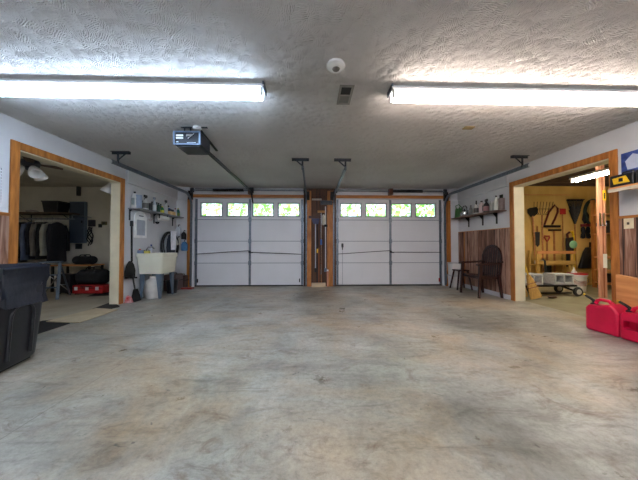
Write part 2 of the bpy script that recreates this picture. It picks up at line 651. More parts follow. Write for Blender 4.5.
# barn board wainscot and its caps
WZ = 1.335
struct('wall_left_paneling', MB().box(XL, YF, 0, XL + .012, LO[0] - .081, WZ), M['planks'])
struct('wall_right_paneling', MB().box(XR - .012, YF, 0, XR, RO[0] - .081, WZ).box(XR - .012, RO[1] + .081, 0, XR, YB, WZ), M['planks'])
struct('trim_7', MB().box(XL, YF, WZ, XL + .022, LO[0] - .081, WZ + .035), M['orange_wood_x'])
struct('trim_8', MB().box(XR - .022, YF, WZ, XR, RO[0] - .081, WZ + .03).box(XR - .018, RO[1] + .081, WZ, XR, YB, WZ + .012), M['orange_wood_x'])
struct('baseboard_right', MB().box(XR - .026, RO[1] + .082, 0, XR - .0125, YB, .085), M['wall'])
struct('trim_9', MB().box(XR - .02, 5.93, .0855, XR - .0125, 5.97, WZ - .001), M['orange_wood'])
# stained posts beside and between the doors
for i, (u0, u1) in enumerate(((186.8, 191), (307, 311.2), (327.3, 333), (446, 451))):
    x0 = P(u0, 245, 'y', YB - .05).x; x1 = P(u1, 245, 'y', YB - .05).x
    struct('trim_%d' % (10 + i), MB().box(x0, YB - .05, 0, x1, YB - .001, 2.31 if i in (0, 3) else 2.36), M['orange_wood'], bevel=.004)
# header boards above the doors
struct('trim_14', MB().box(D1[0] - .03, YB - .02, 2.185, D1[1], YB - .001, 2.262), M['orange_wood_x'])
struct('trim_15', MB().box(D2[0], YB - .02, 2.185, D2[1] + .03, YB - .001, 2.262), M['orange_wood_x'])
struct('trim_16', MB().box(D1[1] + .11, YB - .03, 2.24, D2[0] - .12, YB - .001, 2.42), M['pier_boards'])

# shed joists
for i in range(5):
    y = 2.2 + i * .98
    struct('trim_%d' % (17 + i), MB().box(HX0 + .001, y, 2.6, HX1 - .001, y + .05, 2.719), M['dark_wood'])
struct('trim_22', MB().box(HX0 + .001, YB - .05, 2.53, HX1 - .001, YB + .019, 2.6), M['dark_wood'])
struct('trim_23', MB().box(HX0 + .001, YB - .006, 2.295, HX1 - 2, YB + .019, 2.31), M['light_wood'])


# ------------------------------------------------------------------ sectional garage doors
def sectional_door(name, x0, x1, cable, marker):
    W = x1 - x0
    root = bpy.data.objects.new(name, None)
    COL.objects.link(root)
    root.location = (x0, YB + .03, 0)
    root['kind'] = 'structure'
    root['label'] = 'white sectional garage door with four windows, ' + ('left of the tool pier' if cable else 'right of the tool pier')
    t = .045
    zs = [.03, .575, 1.115, 1.645, 2.165]
    for k in range(3):
        b = MB().box(.004, 0, zs[k] + .004, W - .004, t, zs[k + 1] - .004)
        # shallow pressed ribs
        for q in range(1, 6):
            z = zs[k] + (zs[k + 1] - zs[k]) * q / 6
            b.box(.05, -.002, z - .004, W - .05, 0, z + .004)
        b.build('door_section', M['door_white'], root)
    # glazed top section
    z0, z1 = zs[3] + .004, zs[4]
    wz0, wz1 = 1.02 + 29.3 * 6.2 / 250, 1.02 + 41.3 * 6.2 / 250
    us = [(200.7, 220.7), (227.3, 247), (253, 272.6), (278.7, 298.7)] if cable else [(341.3, 360.8), (366.8, 386.2), (392.4, 411.4), (416.9, 435.8)]
    ws = [(P(a, 245, 'y', YB).x - x0, P(c, 245, 'y', YB).x - x0) for a, c in us]
    b = MB().box(.004, 0, z0, W - .004, t, wz0).box(.004, 0, wz1, W - .004, t, z1)
    xs = [.004] + [q for w in ws for q in w] + [W - .004]
    for k in range(0, len(xs), 2):
        b.box(xs[k], 0, wz0, xs[k + 1], t, wz1)
    b.build('door_section', M['door_white'], root)
    for a, c in ws:
        fr = MB()
        e = .03
        fr.box(a - e, -.012, wz0 - e, c + e, 0, wz0); fr.box(a - e, -.012, wz1, c + e, 0, wz1 + e)
        fr.box(a - e, -.012, wz0, a, 0, wz1); fr.box(c, -.012, wz0, c + e, 0, wz1)
        f = fr.build('window_frame', M['slate'] if False else colour((150, 154, 158)), root, bevel=.003)
        MB().box(a, .018, wz0, c, .022, wz1).build('window_pane', M['glass'], f)
    # stiles and hinges
    cx = P(249.7 if cable else 390.7, 245, 'y', YB).x - x0
    for xx, w in ((cx, .055), (.03, .05), (W - .03, .05)):
        b = MB()
        for k in range(4):
            b.box(xx - w / 2, -.016, zs[k] + .01, xx + w / 2, 0, zs[k + 1] - .01)
        for k in (1, 2, 3):
            b.box(xx - w / 2 - .01, -.022, zs[k] - .05, xx + w / 2 + .01, -.016, zs[k] + .05)
        b.build('stile', M['steel'], root)
    b = MB()
    for k in (1, 2, 3):
        b.box(.05, -.005, zs[k] - .006, W - .05, 0, zs[k] + .006)
    b.build('section_joint', M['slate'], root)
    # lock rods from the centre latch to both edges
    zc = 1.02 - 6 * 6.2 / 250
    MB().tube([(.04, -.03, zc - .075), (cx - .02, -.04, zc + .01)], .009, 6).build('lock_rod', M['dark_steel'], root)
    MB().tube([(cx + .03, -.04, zc - .03), (W - .04, -.03, zc - (.08 if cable else .035))], .009, 6).build('lock_rod', M['dark_steel'], root)
    b = MB().lathe([(.03, -.05), (.03, -.02)], n=12).xf(Matrix.Translation((cx, 0, zc - .02)) @ Matrix.Rotation(-PI / 2, 4, 'X'))
    b.box(cx + .01, -.05, zc - .05, cx + .08, -.035, zc - .03)
    b.build('latch', M['dark_steel'], root)
    MB().box(0, -.006, .002, W, t, .03).build('bottom_seal', M['black_rubber'], root)
    b = MB()
    for xx in marker:
        q = P(xx, 281, 'y', YB).x - x0
        b.box(q - .012, -.02, .1, q + .012, 0, .19)
    b.build('lift_bracket', M['red_gloss'] if not cable else M['black_metal'], root)
    if not cable:
        q = P(342.5, 245, 'y', YB).x - x0
        MB().box(q - .025, -.035, .96, q + .025, 0, 1.06).box(q - .012, -.03, .9, q + .012, -.004, .96).build('handle', M['black_plastic'], root, bevel=.006)
        MB().tube([(q, -.012, .9), (q, -.012, .04)], .004, 5).build('pull_cord', M['slate'], root)
    return root


sectional_door('door_1', D1[0] + .005, D1[1] - .005, True, (197, 299.5))
sectional_door('door_2', D2[0] + .005, D2[1] - .005, False, (439.7,))


# ------------------------------------------------------------------ door tracks
def track(x, side, near, label, sgn):
    """vertical track, curve and horizontal run to y = near; sgn: which way the hanger angle points"""
    t = thing('door_track', label, 'door track', (x, YB - .06, 0), 0, 'garage door tracks')
    zt = 2.245
    R = .28
    pts = [(0, 0, .03), (0, 0, .7), (0, 0, 1.4), (0, 0, zt - R)]
    for k in range(1, 9):
        a = PI / 2 * k / 8
        pts.append((0, -R + R * math.cos(a), zt - R + R * math.sin(a)))
    pts.append((0, near - (YB - .06), zt))
    pr = [(-.008, -.028), (.02, -.028), (.02, -.022), (-.002, -.022), (-.002, .022), (.02, .022), (.02, .028), (-.008, .028)]
    if side < 0:
        pr = [(-a, c) for a, c in pr][::-1]
    MB().sweep(pts, pr, up=(0, -1, 0)).build('rail', M['steel'] if sgn else M['dark_steel'], t)
    # angle iron with punched slots holding the vertical track to the post
    b = MB().box(.012 * side, .0, .03, .018 * side, .055, 2.2).box(.046 * side, .049, .03, .054 * side, .055, 2.2)
    for k in range(15):
        b.box(.018 * side, .049, .05 + k * .15, .046 * side, .055, .12 + k * .15)
    b.build('mounting_angle', M['slate'], t)
    # hanger near the free end
    hy = near - (YB - .06) + .1
    h = MB()
    L = .2
    h.box(-L * .9 if sgn <= 0 else -L * .5, hy - .02, H - .006, L * .9 if sgn >= 0 else L * .5, hy + .02, H - .001)
    h.box(-L * .9 if sgn <= 0 else -L * .5, hy + .016, H - .04, L * .9 if sgn >= 0 else L * .5, hy + .02, H - .006)
    h.bar((-.006 * side, hy, zt + .0), (-.006 * side, hy, H - .006), .03, .006, up=(0, 1, 0))
    h.bar((.0, hy + .012, zt + .06), (.12 * (sgn or 1), hy + .012, H - .02), .02, .005, up=(0, 1, 0))
    h.build('hanger', M['dark_steel'], t)
    # top corner bracket
    MB().box(-.01 * side, .0, zt - .12, .09 * side, .052, zt + .1).build('corner_bracket', M['black_metal'], t)
    return t


track(-2.925, -1, 3.72, 'left steel track of the left garage door, along the left wall', 1)
track(-.15, 1, 3.95, 'right steel track of the left garage door, hung mid ceiling', -1)
track(.54, -1, 3.95, 'left steel track of the right garage door, hung mid ceiling', -1)
track(3.315, 1, 3.72, 'right steel track of the right garage door, above the right wall shelf', -1)

# torsion shafts and springs
for cx, us, lab in ((-1.535, (213, 243.5), 'torsion bar above the left garage door, black spring left of its centre'),
                    (1.94, (392.5, 422.5), 'torsion bar above the right garage door, black spring right of its centre')):
    x0, x1 = cx - 1.42, cx + 1.42
    t = thing('torsion_bar', lab, 'torsion spring', (cx, YB - .12, 2.345))
    MB().tube([(-1.4, 0, 0), (1.4, 0, 0)], .013, 8).build('shaft', M['steel'], t)
    a, c = P(us[0], 190, 'y', YB - .12).x - cx, P(us[1], 190, 'y', YB - .12).x - cx
    pts = []
    n = 46
    for k in range(n * 6 + 1):
        pts.append((a + (c - a) * k / (n * 6), .028 * math.cos(2 * PI * k / 6), .028 * math.sin(2 * PI * k / 6)))
    MB().tube(pts, .0068, 4).build('spring', M['black_metal'], t)
    b = MB()
    ce = P(250 if cx < 0 else 391, 190, 'y', YB - .12).x - cx
    b.box(ce - .045, -.03, -.09, ce + .045, .115, .06)
    b.build('centre_bracket', M['dark_wood'] if False else colour((86, 52, 34)), t)
    for s in (-1, 1):
        MB().lathe([(.03, -.02), (.06, -.018), (.05, 0), (.06, .018), (.03, .02)], n=16).xf(Matrix.Translation((s * 1.345, 0, 0)) @ Matrix.Rotation(PI / 2, 4, 'Y')).build('cable_drum', M['dark_steel'], t)
    for s in (-1, 1):
        MB().box(s * 1.385, -.02, -.07, s * 1.393, .118, .05).build('end_bracket', M['dark_steel'], t)
    MB().box(-1.33, .096, .052, 1.33, .119, .062).build('angle_iron', M['dark_steel'], t)


# ------------------------------------------------------------------ ceiling fixtures
def strip_light(x0, x1, y, tube, label, z=H, along='x', group='fluorescent ceiling fixtures', hang=0, tr=.019):
    cx = (x0 + x1) / 2
    t = thing('fluorescent_fixture', label, 'ceiling light', (cx, y, z) if along == 'x' else (y, cx, z), 0 if along == 'x' else PI / 2, group)
    L = (x1 - x0) / 2
    b = MB().prism([(-.04, 0), (-.075, -.035), (-.075, -.05), (.075, -.05), (.075, -.035), (.04, 0)], 'x', -L, L)
    b.build('housing', M['fixture'], t, bevel=.003)
    for s in (-.045, .045):
        MB().tube([(-L + .035, s, -.085), (L - .035, s, -.085)], tr, 14).build('tube', tube, t, smooth=True)
    if hang:
        for e in (-1, 1):
            MB().tube([(e * L * .7, 0, 0), (e * L * .7, 0, hang)], .004, 5).build('suspension_chain', M['dark_steel'], t)
    for e in (-1, 1):
        b = MB().box(e * L, -.07, -.05, e * (L - .012), .07, 0)
        b.build('end_plate', M['slate'], t)
        for s in (-.045, .045):
            MB().box(e * (L - .014), s - .016, -.112, e * (L - .034), s + .016, -.05).build('lamp_socket', M['white_plastic'], t, bevel=.003)
    return t


strip_light(-2.86, -.415, 2.2, M['tube_cool'], 'twin tube fluorescent ceiling fixture on the left, cool white light')
strip_light(.695, 3.14, 2.2, M['tube_warm'], 'twin tube fluorescent ceiling fixture on the right, warm white light')
strip_light(2.9, 4.75, 5.12, M['tube_shed'], 'fluorescent fixture inside the yellow tool room beyond the right doorway', z=H - .08, along='y', hang=.369, tr=.013)

strip_light(-2.6, -.2, -.55, M['tube_fill'], 'added unseen twin tube fill fixture behind the camera on the left')  # added pair of unseen fixtures, brightening the near floor and ceiling
strip_light(.7, 3.1, -.55, M['tube_fill'], 'added unseen twin tube fill fixture behind the camera on the right')
strip_light(-6.6, -4.9, 2.2, M['tube_store_fill'], 'dim added fill fixture on the storeroom ceiling, out of view')  # added unseen lamp that lifts the light in the storeroom

p = P(336, 67, 'z', H - .02)
t = thing('smoke_detector', 'round white smoke detector on the textured ceiling', 'smoke detector', (p.x, p.y, H))
MB().lathe([(.07, 0), (.07, -.018), (.055, -.032), (.03, -.036), (.001, -.036)][::-1], n=28).build('housing', M['white_plastic'], t, smooth=True)
MB().lathe([(.026, -.042), (.03, -.036)], n=20).build('grille', colour((110, 106, 104)), t)

p = P(345, 95, 'z', H)
t = thing('ceiling_vent', 'small rectangular grey louvred vent in the ceiling beside the smoke detector', 'vent', (p.x, p.y, H))
b = MB().box(-.065, -.15, -.008, -.045, .15, 0).box(.045, -.15, -.008, .065, .15, 0).box(-.045, -.15, -.008, .045, -.125, 0).box(-.045, .125, -.008, .045, .15, 0).box(-.045, -.008, -.008, .045, .008, 0)
b.build('frame', colour((150, 148, 140)), t)
b = MB()
for k in range(10):
    y = .02 + k * .0105
    b.box(-.045, y, -.006, .045, y + .003, -.001)
b.build('louvre', colour((130, 130, 124)), t)
MB().box(-.045, -.125, -.002, .045, -.008, 0).build('opening', colour((22, 26, 24)), t)
MB().box(-.045, .008, -.0015, .045, .125, -.0005).build('opening', colour((90, 92, 88)), t)

p = P(468.5, 127.5, 'z', H)
tag(MB().box(-.06, -.035, -.012, .06, .035, 0).build('ceiling_plate', colour((160, 140, 96)), loc=None, bevel=.003), 'small yellowed cover plate on the ceiling right of centre', 'cover plate').location = (p.x, p.y, H)

# ------------------------------------------------------------------ garage door opener
cx = -1.455
t = thing('door_opener', 'blue grey opener motor hung from the ceiling with a rail to the left garage door', 'garage door opener', (cx, 2.93, 0))
zc = 2.18
MB().box(-.15, 0, zc, .15, .3, zc + .17).build('motor_housing', mat('opener_grey', (34, 38, 46), .35, metal=.3, var=.15), t, bevel=.02)
b = MB().box(-.158, -.012, zc + .004, .158, .0, zc + .02).box(-.158, -.012, zc + .15, .158, 0, zc + .166).box(-.158, -.012, zc + .02, -.14, 0, zc + .15).box(.135, -.012, zc + .02, .158, 0, zc + .15)
b.build('face_frame', mat('opener_face', (104, 122, 146), .35, metal=.3), t, bevel=.004)
MB().box(-.125, -.006, zc + .075, -.045, -.001, zc + .095).box(-.125, -.006, zc + .105, -.045, -.001, zc + .125).build('label_sticker', M['paper'], t)
MB().box(-.125, -.006, zc + .035, -.1, -.001, zc + .045).box(.0, -.006, zc + .03, .1, -.001, zc + .034).build('indicator', colour((190, 205, 220)), t)
MB().box(.0, -.02, zc + .1, .07, -.001, zc + .125).bar((.02, -.016, zc + .07), (.09, -.016, zc + .13), .018, .01).build('terminal_block', M['chrome'], t)
MB().box(-.13, .02, zc - .012, .13, .28, zc).build('light_lens', M['black_plastic'], t, bevel=.004)
b = MB().box(-.11, .06, H - .008, .02, .09, H - .001).bar((-.07, .075, zc + .17), (-.07, .075, H - .006), .025, .005).bar((0, .075, zc + .17), (0, .075, H - .006), .025, .005)
b.box(.0, .06, H - .008, .2, .09, H - .001)
b.build('hanger', M['dark_steel'], t)
MB().lathe([(.035, 0), (.05, .012), (.045, .03), (.02, .036)], (.1, .03, H - .05), n=14).build('junction_cap', M['white_plastic'], t, smooth=True)
zr = zc + .12
MB().bar((.02, .3, zr), (-.03, YB - .15 - 2.93, 2.33), .032, .04).build('rail', mat('rail_enamel', (48, 46, 46), .6), t)
MB().bar((.1, .12, H - .02), (.06, .75, H - .03), .03, .012).build('brace', M['black_metal'], t)
MB().tube([(.045, .3, zr - .01), (.0, YB - .2 - 2.93, 2.31)], .004, 5).build('chain', M['dark_steel'], t)
MB().box(-.05, YB - .18 - 2.93, 2.27, .05, YB - .15 - 2.93, 2.4).build('header_bracket', M['black_metal'], t)
MB().bar((0, YB - .2 - 2.93, 2.3), (0, YB - .02 - 2.93, 2.05), .03, .012).build('door_arm', M['black_metal'], t)

# ================================================================== LEFT WALL
# louvred shutter panel near the frame's edge
t = thing('louvred_panel', 'white louvred panel on the left wall above the barn board wainscot', 'louvre', (XL + .001, 2.5, WZ + .036))
b = MB().box(0, -.28, 0, .02, .3, .04).box(0, -.28, .47, .02, .3, .62).box(0, -.28, .04, .02, -.22, .47).box(0, .24, .04, .02, .3, .47)
b.build('frame', M['wall'], t, bevel=.002)
b = MB()
for k in range(13):
    z = .05 + k * .032
    b.hexa([(.0, -.22, z + .012), (.018, -.22, z), (.018, .24, z), (.0, .24, z + .012)], [(.0, -.22, z + .02), (.018, -.22, z + .008), (.018, .24, z + .008), (.0, .24, z + .02)])
b.build('slat', M['wall'], t)

# rubbish bin
t = thing('rubbish_bin', 'large black rubbish bin lined with a dark bag at the left wall', 'bin', (-2.70, 2.12, 0), math.radians(104))
R = []
for z, h in ((0.03, .235), (.05, .245), (.3, .262), (.62, .28), (.66, .28)):
    R.append(rring(0, 0, z, h, h, .09))
MB().rings(R).build('bin_body', M['black_plastic'], t, smooth=True, bevel=.0)
for rz in (0, PI / 2, PI, -PI / 2):
    # arched relief panel pressed on each side
    arc = []
    for k in range(13):
        a = PI * k / 12
        arc.append((-.11 * math.cos(a), .42 + .11 * math.sin(a)))
    path = [(-.11, .09)] + arc + [(.11, .09)]
    pts = [(p_[0], -(.245 + .055 * p_[1]) - .004, p_[1]) for p_ in path]
    MB().tube(pts, .014, 8).xf(Matrix.Rotation(rz, 4, 'Z')).build('arch_rib', M['black_plastic'], t, smooth=True)
R = []
rd = random.Random(3)
N = 48
for j, (z, h) in enumerate(((.52, .283), (.6, .286), (.68, .288), (.74, .291), (.79, .294), (.835, .297), (.845, .285), (.82, .27), (.6, .25))):
    base = rring(0, 0, z, h, h, .1, 11)
    ring = []
    for k, p_ in enumerate(base):
        w = (.013 * math.sin(k * 1.3 + j * .9) + rd.uniform(-.009, .009)) if j < 6 else 0
        s = 1 + w / h
        ring.append((p_[0] * s, p_[1] * s, p_[2] + (.03 * math.sin(k * .45) if j == 0 else .008 * math.sin(k * .7 + j))))
    R.append(ring)
MB().rings(R).build('bin_liner', M['bag_plastic'], t, smooth=True)
for s in (-1, 1):
    MB().lathe([(.05, -.02), (.055, 0), (.05, .02)], n=18).xf(Matrix.Translation((s * .17, .22, .056)) @ Matrix.Rotation(PI / 2, 4, 'Y')).build('wheel', M['black_rubber'], t)
MB().box(-.2, -.2, 0, .2, .1, .04).build('foot', M['black_plastic'], t)

# plywood sheet and flat black pieces laid at the left doorway
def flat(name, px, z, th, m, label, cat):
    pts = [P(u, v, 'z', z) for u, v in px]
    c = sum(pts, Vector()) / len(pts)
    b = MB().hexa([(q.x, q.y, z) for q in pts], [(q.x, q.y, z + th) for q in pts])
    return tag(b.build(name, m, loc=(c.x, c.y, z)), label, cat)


flat('dark_floor_piece', [(20, 328), (20, 340), (70, 323.5), (62, 318.5), (42, 321)], .001, .004, M['black_rubber'], 'flat black piece on the floor before the left doorway, beside the bin', 'mat')
flat('dark_floor_piece', [(92, 309), (104, 310.5), (120, 307), (116, 303.5), (109, 303)], .001, .004, M['black_rubber'], 'flat black piece at the foot of the left doorway jamb', 'mat')
flat('plywood_sheet', [(46, 322), (79.5, 323), (118, 310), (96, 308.5)], .006, .01, mat('thin_ply', (176, 160, 132), .6, rgb2=(196, 180, 150), scale=5), 'thin tan plywood sheet lying across the left doorway', 'plywood')
flat('dark_floor_piece', [(87, 296.5), (109, 295.5), (109, 289)], .001, .004, M['black_rubber'], 'dark mat corner on the tan floor by the red case', 'mat')

# ---- shelf with cleaning supplies
SZ = 1.69
t = thing('wall_shelf', 'grey wall shelf above the laundry tub, loaded with cleaning bottles', 'shelf', (XL, 5.43, SZ - .02))
MB().box(0.001, -.84, 0, .22, .70, .02).build('shelf_board', M['grey_board'], t, bevel=.002)
for y in (-.80, -.1, .60):
    b = MB().box(.001, y - .016, -.2, .01, y + .016, 0).box(.001, y - .014, -.008, .18, y + .014, 0).prism([(.01, -.008), (.01, -.05), (.05, -.008)], 'y', y - .004, y + .004)
    b.build('bracket', M['dark_steel'], t)


def bottle(x, y, z, kind, w, h, rgb, label, cap=(240, 240, 240), lab=None, cat='bottle', name=None, group=None):
    r = w / 2
    t = thing(name or kind, label, cat, (x, y, z), random.uniform(-.6, .6), group)
    m = colour(rgb, .4)
    if kind == 'spray_bottle':
        MB().lathe([(r * .95, 0), (r, .01), (r, h * .5), (r * .8, h * .62), (r * .35, h * .74), (r * .3, h * .78)], n=14).build('bottle_body', m, t, smooth=True)
        b = MB().lathe([(r * .36, h * .77), (r * .36, h * .84)], n=10).box(-r * .25, -r * .9, h * .84, r * .25, r * .8, h * .99)
        b.hexa([(-r * .15, -r * .7, h * .68), (r * .15, -r * .7, h * .68), (r * .15, -r * .55, h * .68), (-r * .15, -r * .55, h * .68)],
               [(-r * .15, -r * .45, h * .85), (r * .15, -r * .45, h * .85), (r * .15, -r * .25, h * .85), (-r * .15, -r * .25, h * .85)])
        b.build('trigger_sprayer', colour(cap, .4), t, bevel=.003)
    elif kind == 'jug':
        MB().rings([rring(0, 0, z_, q * r, q * r * .75, .3 * r) for z_, q in ((0, .95), (.01, 1), (h * .68, 1), (h * .8, .7), (h * .87, .34), (h * .9, .34))]).build('bottle_body', m, t, smooth=True)
        MB().tube([(0, r * .3, h * .85), (0, r * .85, h * .8), (0, r * .88, h * .55), (0, r * .7, h * .5)], r * .13, 6).build('handle', m, t, smooth=True)
        MB().lathe([(r * .42, h * .88), (r * .42, h * .99)], n=12).build('cap', colour(cap, .4), t)
    elif kind == 'aerosol_can':
        MB().lathe([(r, 0), (r, h * .8), (r * .7, h * .86)], n=14).build('bottle_body', m, t, smooth=True)
        MB().lathe([(r * .62, h * .86), (r * .6, h * .99)], n=12).build('cap', colour(cap, .4), t)
    elif kind == 'tin_can':
        MB().lathe([(r * 1.02, 0), (r * 1.02, .006), (r, .01), (r, h - .012), (r * 1.03, h - .008), (r * 1.03, h), (r * .92, h), (r * .9, h - .006)], n=18).build('bottle_body', m, t, smooth=True)
    elif kind == 'bottle':
        MB().lathe([(r * .9, 0), (r, .01), (r, h * .6), (r * .75, h * .74), (r * .35, h * .84), (r * .33, h * .9)], n=14, sy=.8).build('bottle_body', m, t, smooth=True)
        MB().lathe([(r * .4, h * .88), (r * .38, h)], n=12).build('cap', colour(cap, .4), t)
    if lab:
        q = r * 1.015
        if kind == 'jug':
            MB().box(-r * .7, -r * .77, h * .2, r * .7, -r * .755, h * .6).box(r * 1.0, -r * .5, h * .2, r * 1.02, r * .5, h * .6).build('printed_label', colour(lab, .5), t)
        else:
            MB().lathe([(q, h * .12), (q, h * .46)], n=14, sy=.8 if kind == 'bottle' else 1).build('printed_label', colour(lab, .5), t)
    return t


def on_left(u):
    return P(u, 210, 'x', XL + .12).y


LS = [
    (131.8, 'jug', .10, .30, (214, 216, 214), 'white jug with black cap, nearest end of the left shelf', (24, 24, 26), (150, 160, 160), 'bottle'),
    (138.5, 'tin_can', .115, .24, (150, 168, 196), 'shiny blue steel canister, second along the left shelf', None, None, 'canister'),
    (145.5, 'spray_bottle', .105, .28, (206, 208, 208), 'white bottle with black trigger, beside the steel canister', (20, 20, 22), (120, 122, 120), 'bottle'),
    (150.6, 'tin_can', .07, .15, (52, 54, 60), 'small dark tin between two trigger bottles on the left shelf', None, None, 'can'),
    (154.3, 'spray_bottle', .08, .29, (176, 186, 202), 'pale blue bottle with grey trigger on the left shelf', (132, 142, 158), (214, 218, 224), 'bottle'),
    (158.6, 'bottle', .08, .2, (28, 70, 52), 'dark green bottle on the left shelf', (20, 24, 22), None, 'bottle'),
    (162.3, 'bottle', .085, .15, (40, 120, 62), 'short green bottle with yellow label on the left shelf', (220, 210, 60), (222, 214, 70), 'bottle'),
    (165.9, 'spray_bottle', .085, .30, (196, 202, 206), 'tall white bottle with dark trigger behind the blue bottle', (46, 52, 60), None, 'bottle'),
    (169.3, 'bottle', .09, .17, (40, 92, 176), 'bright blue bottle on the left shelf', (230, 232, 236), (120, 170, 220), 'bottle'),
    (172.4, 'aerosol_can', .065, .16, (190, 204, 220), 'pale blue aerosol can beside the bright blue bottle', (228, 232, 236), None, 'can'),
    (179.0, 'bottle', .09, .18, (200, 206, 216), 'white bottle with dark red cap near the far end of the left shelf', (120, 26, 34), None, 'bottle'),
    (182.3, 'bottle', .085, .2, (58, 124, 110), 'teal bottle at the far corner end of the left shelf', (190, 180, 90), (130, 160, 90), 'bottle'),
]
BS = [
    (142.3, 'aerosol_can', .07, .21, (48, 50, 56), 'dark aerosol can in the back row right of the steel canister', (180, 180, 184)),
    (152.2, 'aerosol_can', .06, .22, (96, 104, 116), 'grey aerosol can in the back row behind the small dark tin', (30, 30, 34)),
    (156.8, 'bottle', .07, .23, (34, 38, 44), 'black bottle in the back row by the dark green bottle', (26, 26, 28)),
    (160.8, 'bottle', .07, .22, (52, 66, 60), 'dark olive bottle in the back row behind the green and yellow bottle', (34, 36, 34)),
    (168.4, 'aerosol_can', .06, .23, (40, 48, 66), 'navy aerosol can in the back row behind the bright blue bottle', (40, 44, 60)),
]
for u, kind, w, h, rgb, lab, cap in BS:
    bottle(XL + .045, P(u, 205, 'x', XL + .045).y, SZ + .001, kind, w, h, rgb, lab, cap, None, 'can' if 'can' in kind else 'bottle')
for u, kind, w, h, rgb, lab, cap, lb, cat in LS:
    w, h = w * .92, h * 1.04
    y = max(4.66, min(on_left(u), 6.06))
    if u > 175:
        y = {179.0: 5.93, 182.3: 6.05}[u]
    bottle(XL + (.07 if kind == 'jug' else .12), y, SZ + .001, kind, w, h, rgb, lab, cap or (240, 240, 240), lb, cat)
o = MB().box(-.07, -.11, 0, .07, .11, .08).build('carton', mat('orange_carton', (206, 150, 84), .6, rgb2=(226, 198, 150), scale=7), bevel=.003)
o.location = (XL + .12, 5.72, SZ + .001)
tag(o, 'orange and cream carton lying on the left shelf', 'carton')
# second carton on the first
o = MB().box(-.05, -.08, 0, .05, .08, .05).build('carton', mat('dark_carton', (44, 50, 66), .6), bevel=.003)
o.location = (XL + .12, 5.70, SZ + .082)
tag(o, 'small dark carton stacked on the orange carton', 'carton')

# things hanging under the shelf
def ladle(u, label, rgb, bowl, ln):
    p_ = P(u, 214, 'x', XL + .2)
    t = thing('ladle', label, 'ladle', (p_.x, p_.y, SZ - .022))
    MB().tube([(0, 0, 0), (0, .01, -.02), (0, 0, -.03), (0, 0, -ln)], .006, 6).build('handle', M['chrome'], t)
    MB().lathe([(.002, -ln - .05), (bowl * .6, -ln - .04), (bowl, -ln), (bowl * .93, -ln), (bowl * .5, -ln - .03)], n=14).build('bowl', colour(rgb, .3, .6), t, smooth=True)
    return t


ladle(150.5, 'steel ladle hanging from the near part of the left shelf', (176, 172, 170), .045, .14)
ladle(157.3, 'black ladle hanging beside the paper towel roll', (40, 44, 54), .045, .18)
p_ = P(163.5, 217.5, 'x', XL + .13)
t = thing('paper_towel_roll', 'white paper towel roll mounted under the left shelf', 'paper towel', (XL + .13, p_.y, SZ - .1))
MB().tube([(0, -.14, 0), (0, .14, 0)], .05, 18).build('paper_roll', M['paper'], t, smooth=True)
b = MB()
for s in (-1, 1):
    b.box(-.012, s * .145, -.01, .012, s * .15, .078)
b.tube([(0, -.15, 0), (0, .15, 0)], .006, 6)
b.build('holder', M['dark_steel'], t)

# white arched washboard cabinet above the tub
y0, y1 = P(134.8, 220, 'x', XL + .02).y, P(147, 220, 'x', XL + .02).y
zb = 1.02 + 7 * 4.85 / 250
ym, hw = (y0 + y1) / 2, (y1 - y0) / 2
t = thing('wall_panel', 'white arched board with a grey blue inset on the wall above the tub', 'wall board', (XL + .001, ym, zb))
hh = 1.64 - zb
pts = [(-hw, 0), (hw, 0), (hw, hh - .1)] + [(hw * math.cos(a), hh - .1 + .13 * math.sin(a)) for a in [PI * k / 10 for k in range(1, 10)]] + [(-hw, hh - .1)]
MB().prism(pts, 'x', 0, .018).build('frame', colour((244, 246, 248)), t, bevel=.003)
MB().box(.018, -hw * .66, .05, .021, hw * .66, hh - .14).build('inset', colour((178, 186, 198)), t)
MB().box(.0181, -hw * .35, hh - .07, .021, hw * .4, hh - .052).build('nameplate', colour((90, 96, 110)), t)

# ---- laundry tub
t = thing('laundry_tub', 'cream plastic laundry tub on slate legs against the left wall', 'laundry sink', (-3.065, 5.07, 0))
hx, hy = .25, .29
outer = [rring(0, 0, z, hx * q, hy * q, .05) for z, q in ((.47, .84), (.50, .88), (.78, .96), (.785, 1.0), (.86, 1.0))]
inner = [rring(0, 0, z, hx * q, hy * q, .05) for z, q in ((.862, .9), (.78, .88), (.54, .80))]
MB().rings(outer + inner).build('basin', M['tub'], t, smooth=True, bevel=0)
for sx in (-1, 1):
    for sy in (-1, 1):
        x, y = sx * .19, sy * .225
        b = MB()
        b.hexa([(x - sx * .0, y, 0), (x - sx * .035, y, 0), (x - sx * .035, y - sy * .006, 0), (x, y - sy * .006, 0)],
               [(x + sx * .012, y, .53), (x - sx * .10, y, .53), (x - sx * .10, y - sy * .006, .53), (x + sx * .012, y - sy * .006, .53)])
        b.hexa([(x, y, 0), (x, y - sy * .035, 0), (x - sx * .006, y - sy * .035, 0), (x - sx * .006, y, 0)],
               [(x + sx * .012, y, .53), (x + sx * .012, y - sy * .10, .53), (x + sx * .006, y - sy * .10, .53), (x + sx * .006, y, .53)])
        b.build('leg', M['slate'], t)
b = MB().tube([(-.225, 0, .862), (-.225, 0, .93), (-.19, 0, .98), (-.11, 0, .98), (-.07, 0, .94)], .011, 8)
b.box(-.24, -.1, .862, -.21, .1, .885)
b.build('faucet', M['chrome'], t, smooth=True)
for s in (-1, 1):
    MB().lathe([(.012, 0), (.02, .02), (.02, .035)], (-.225, s * .085, .885), n=10).build('faucet_knob', M['chrome'], t)
MB().tube([(0, 0, .47), (0, 0, .3), (-.05, 0, .24), (-.12, 0, .24), (-.2, 0, .28)], .022, 10).build('drain_pipe', M['white_plastic'], t, smooth=True)
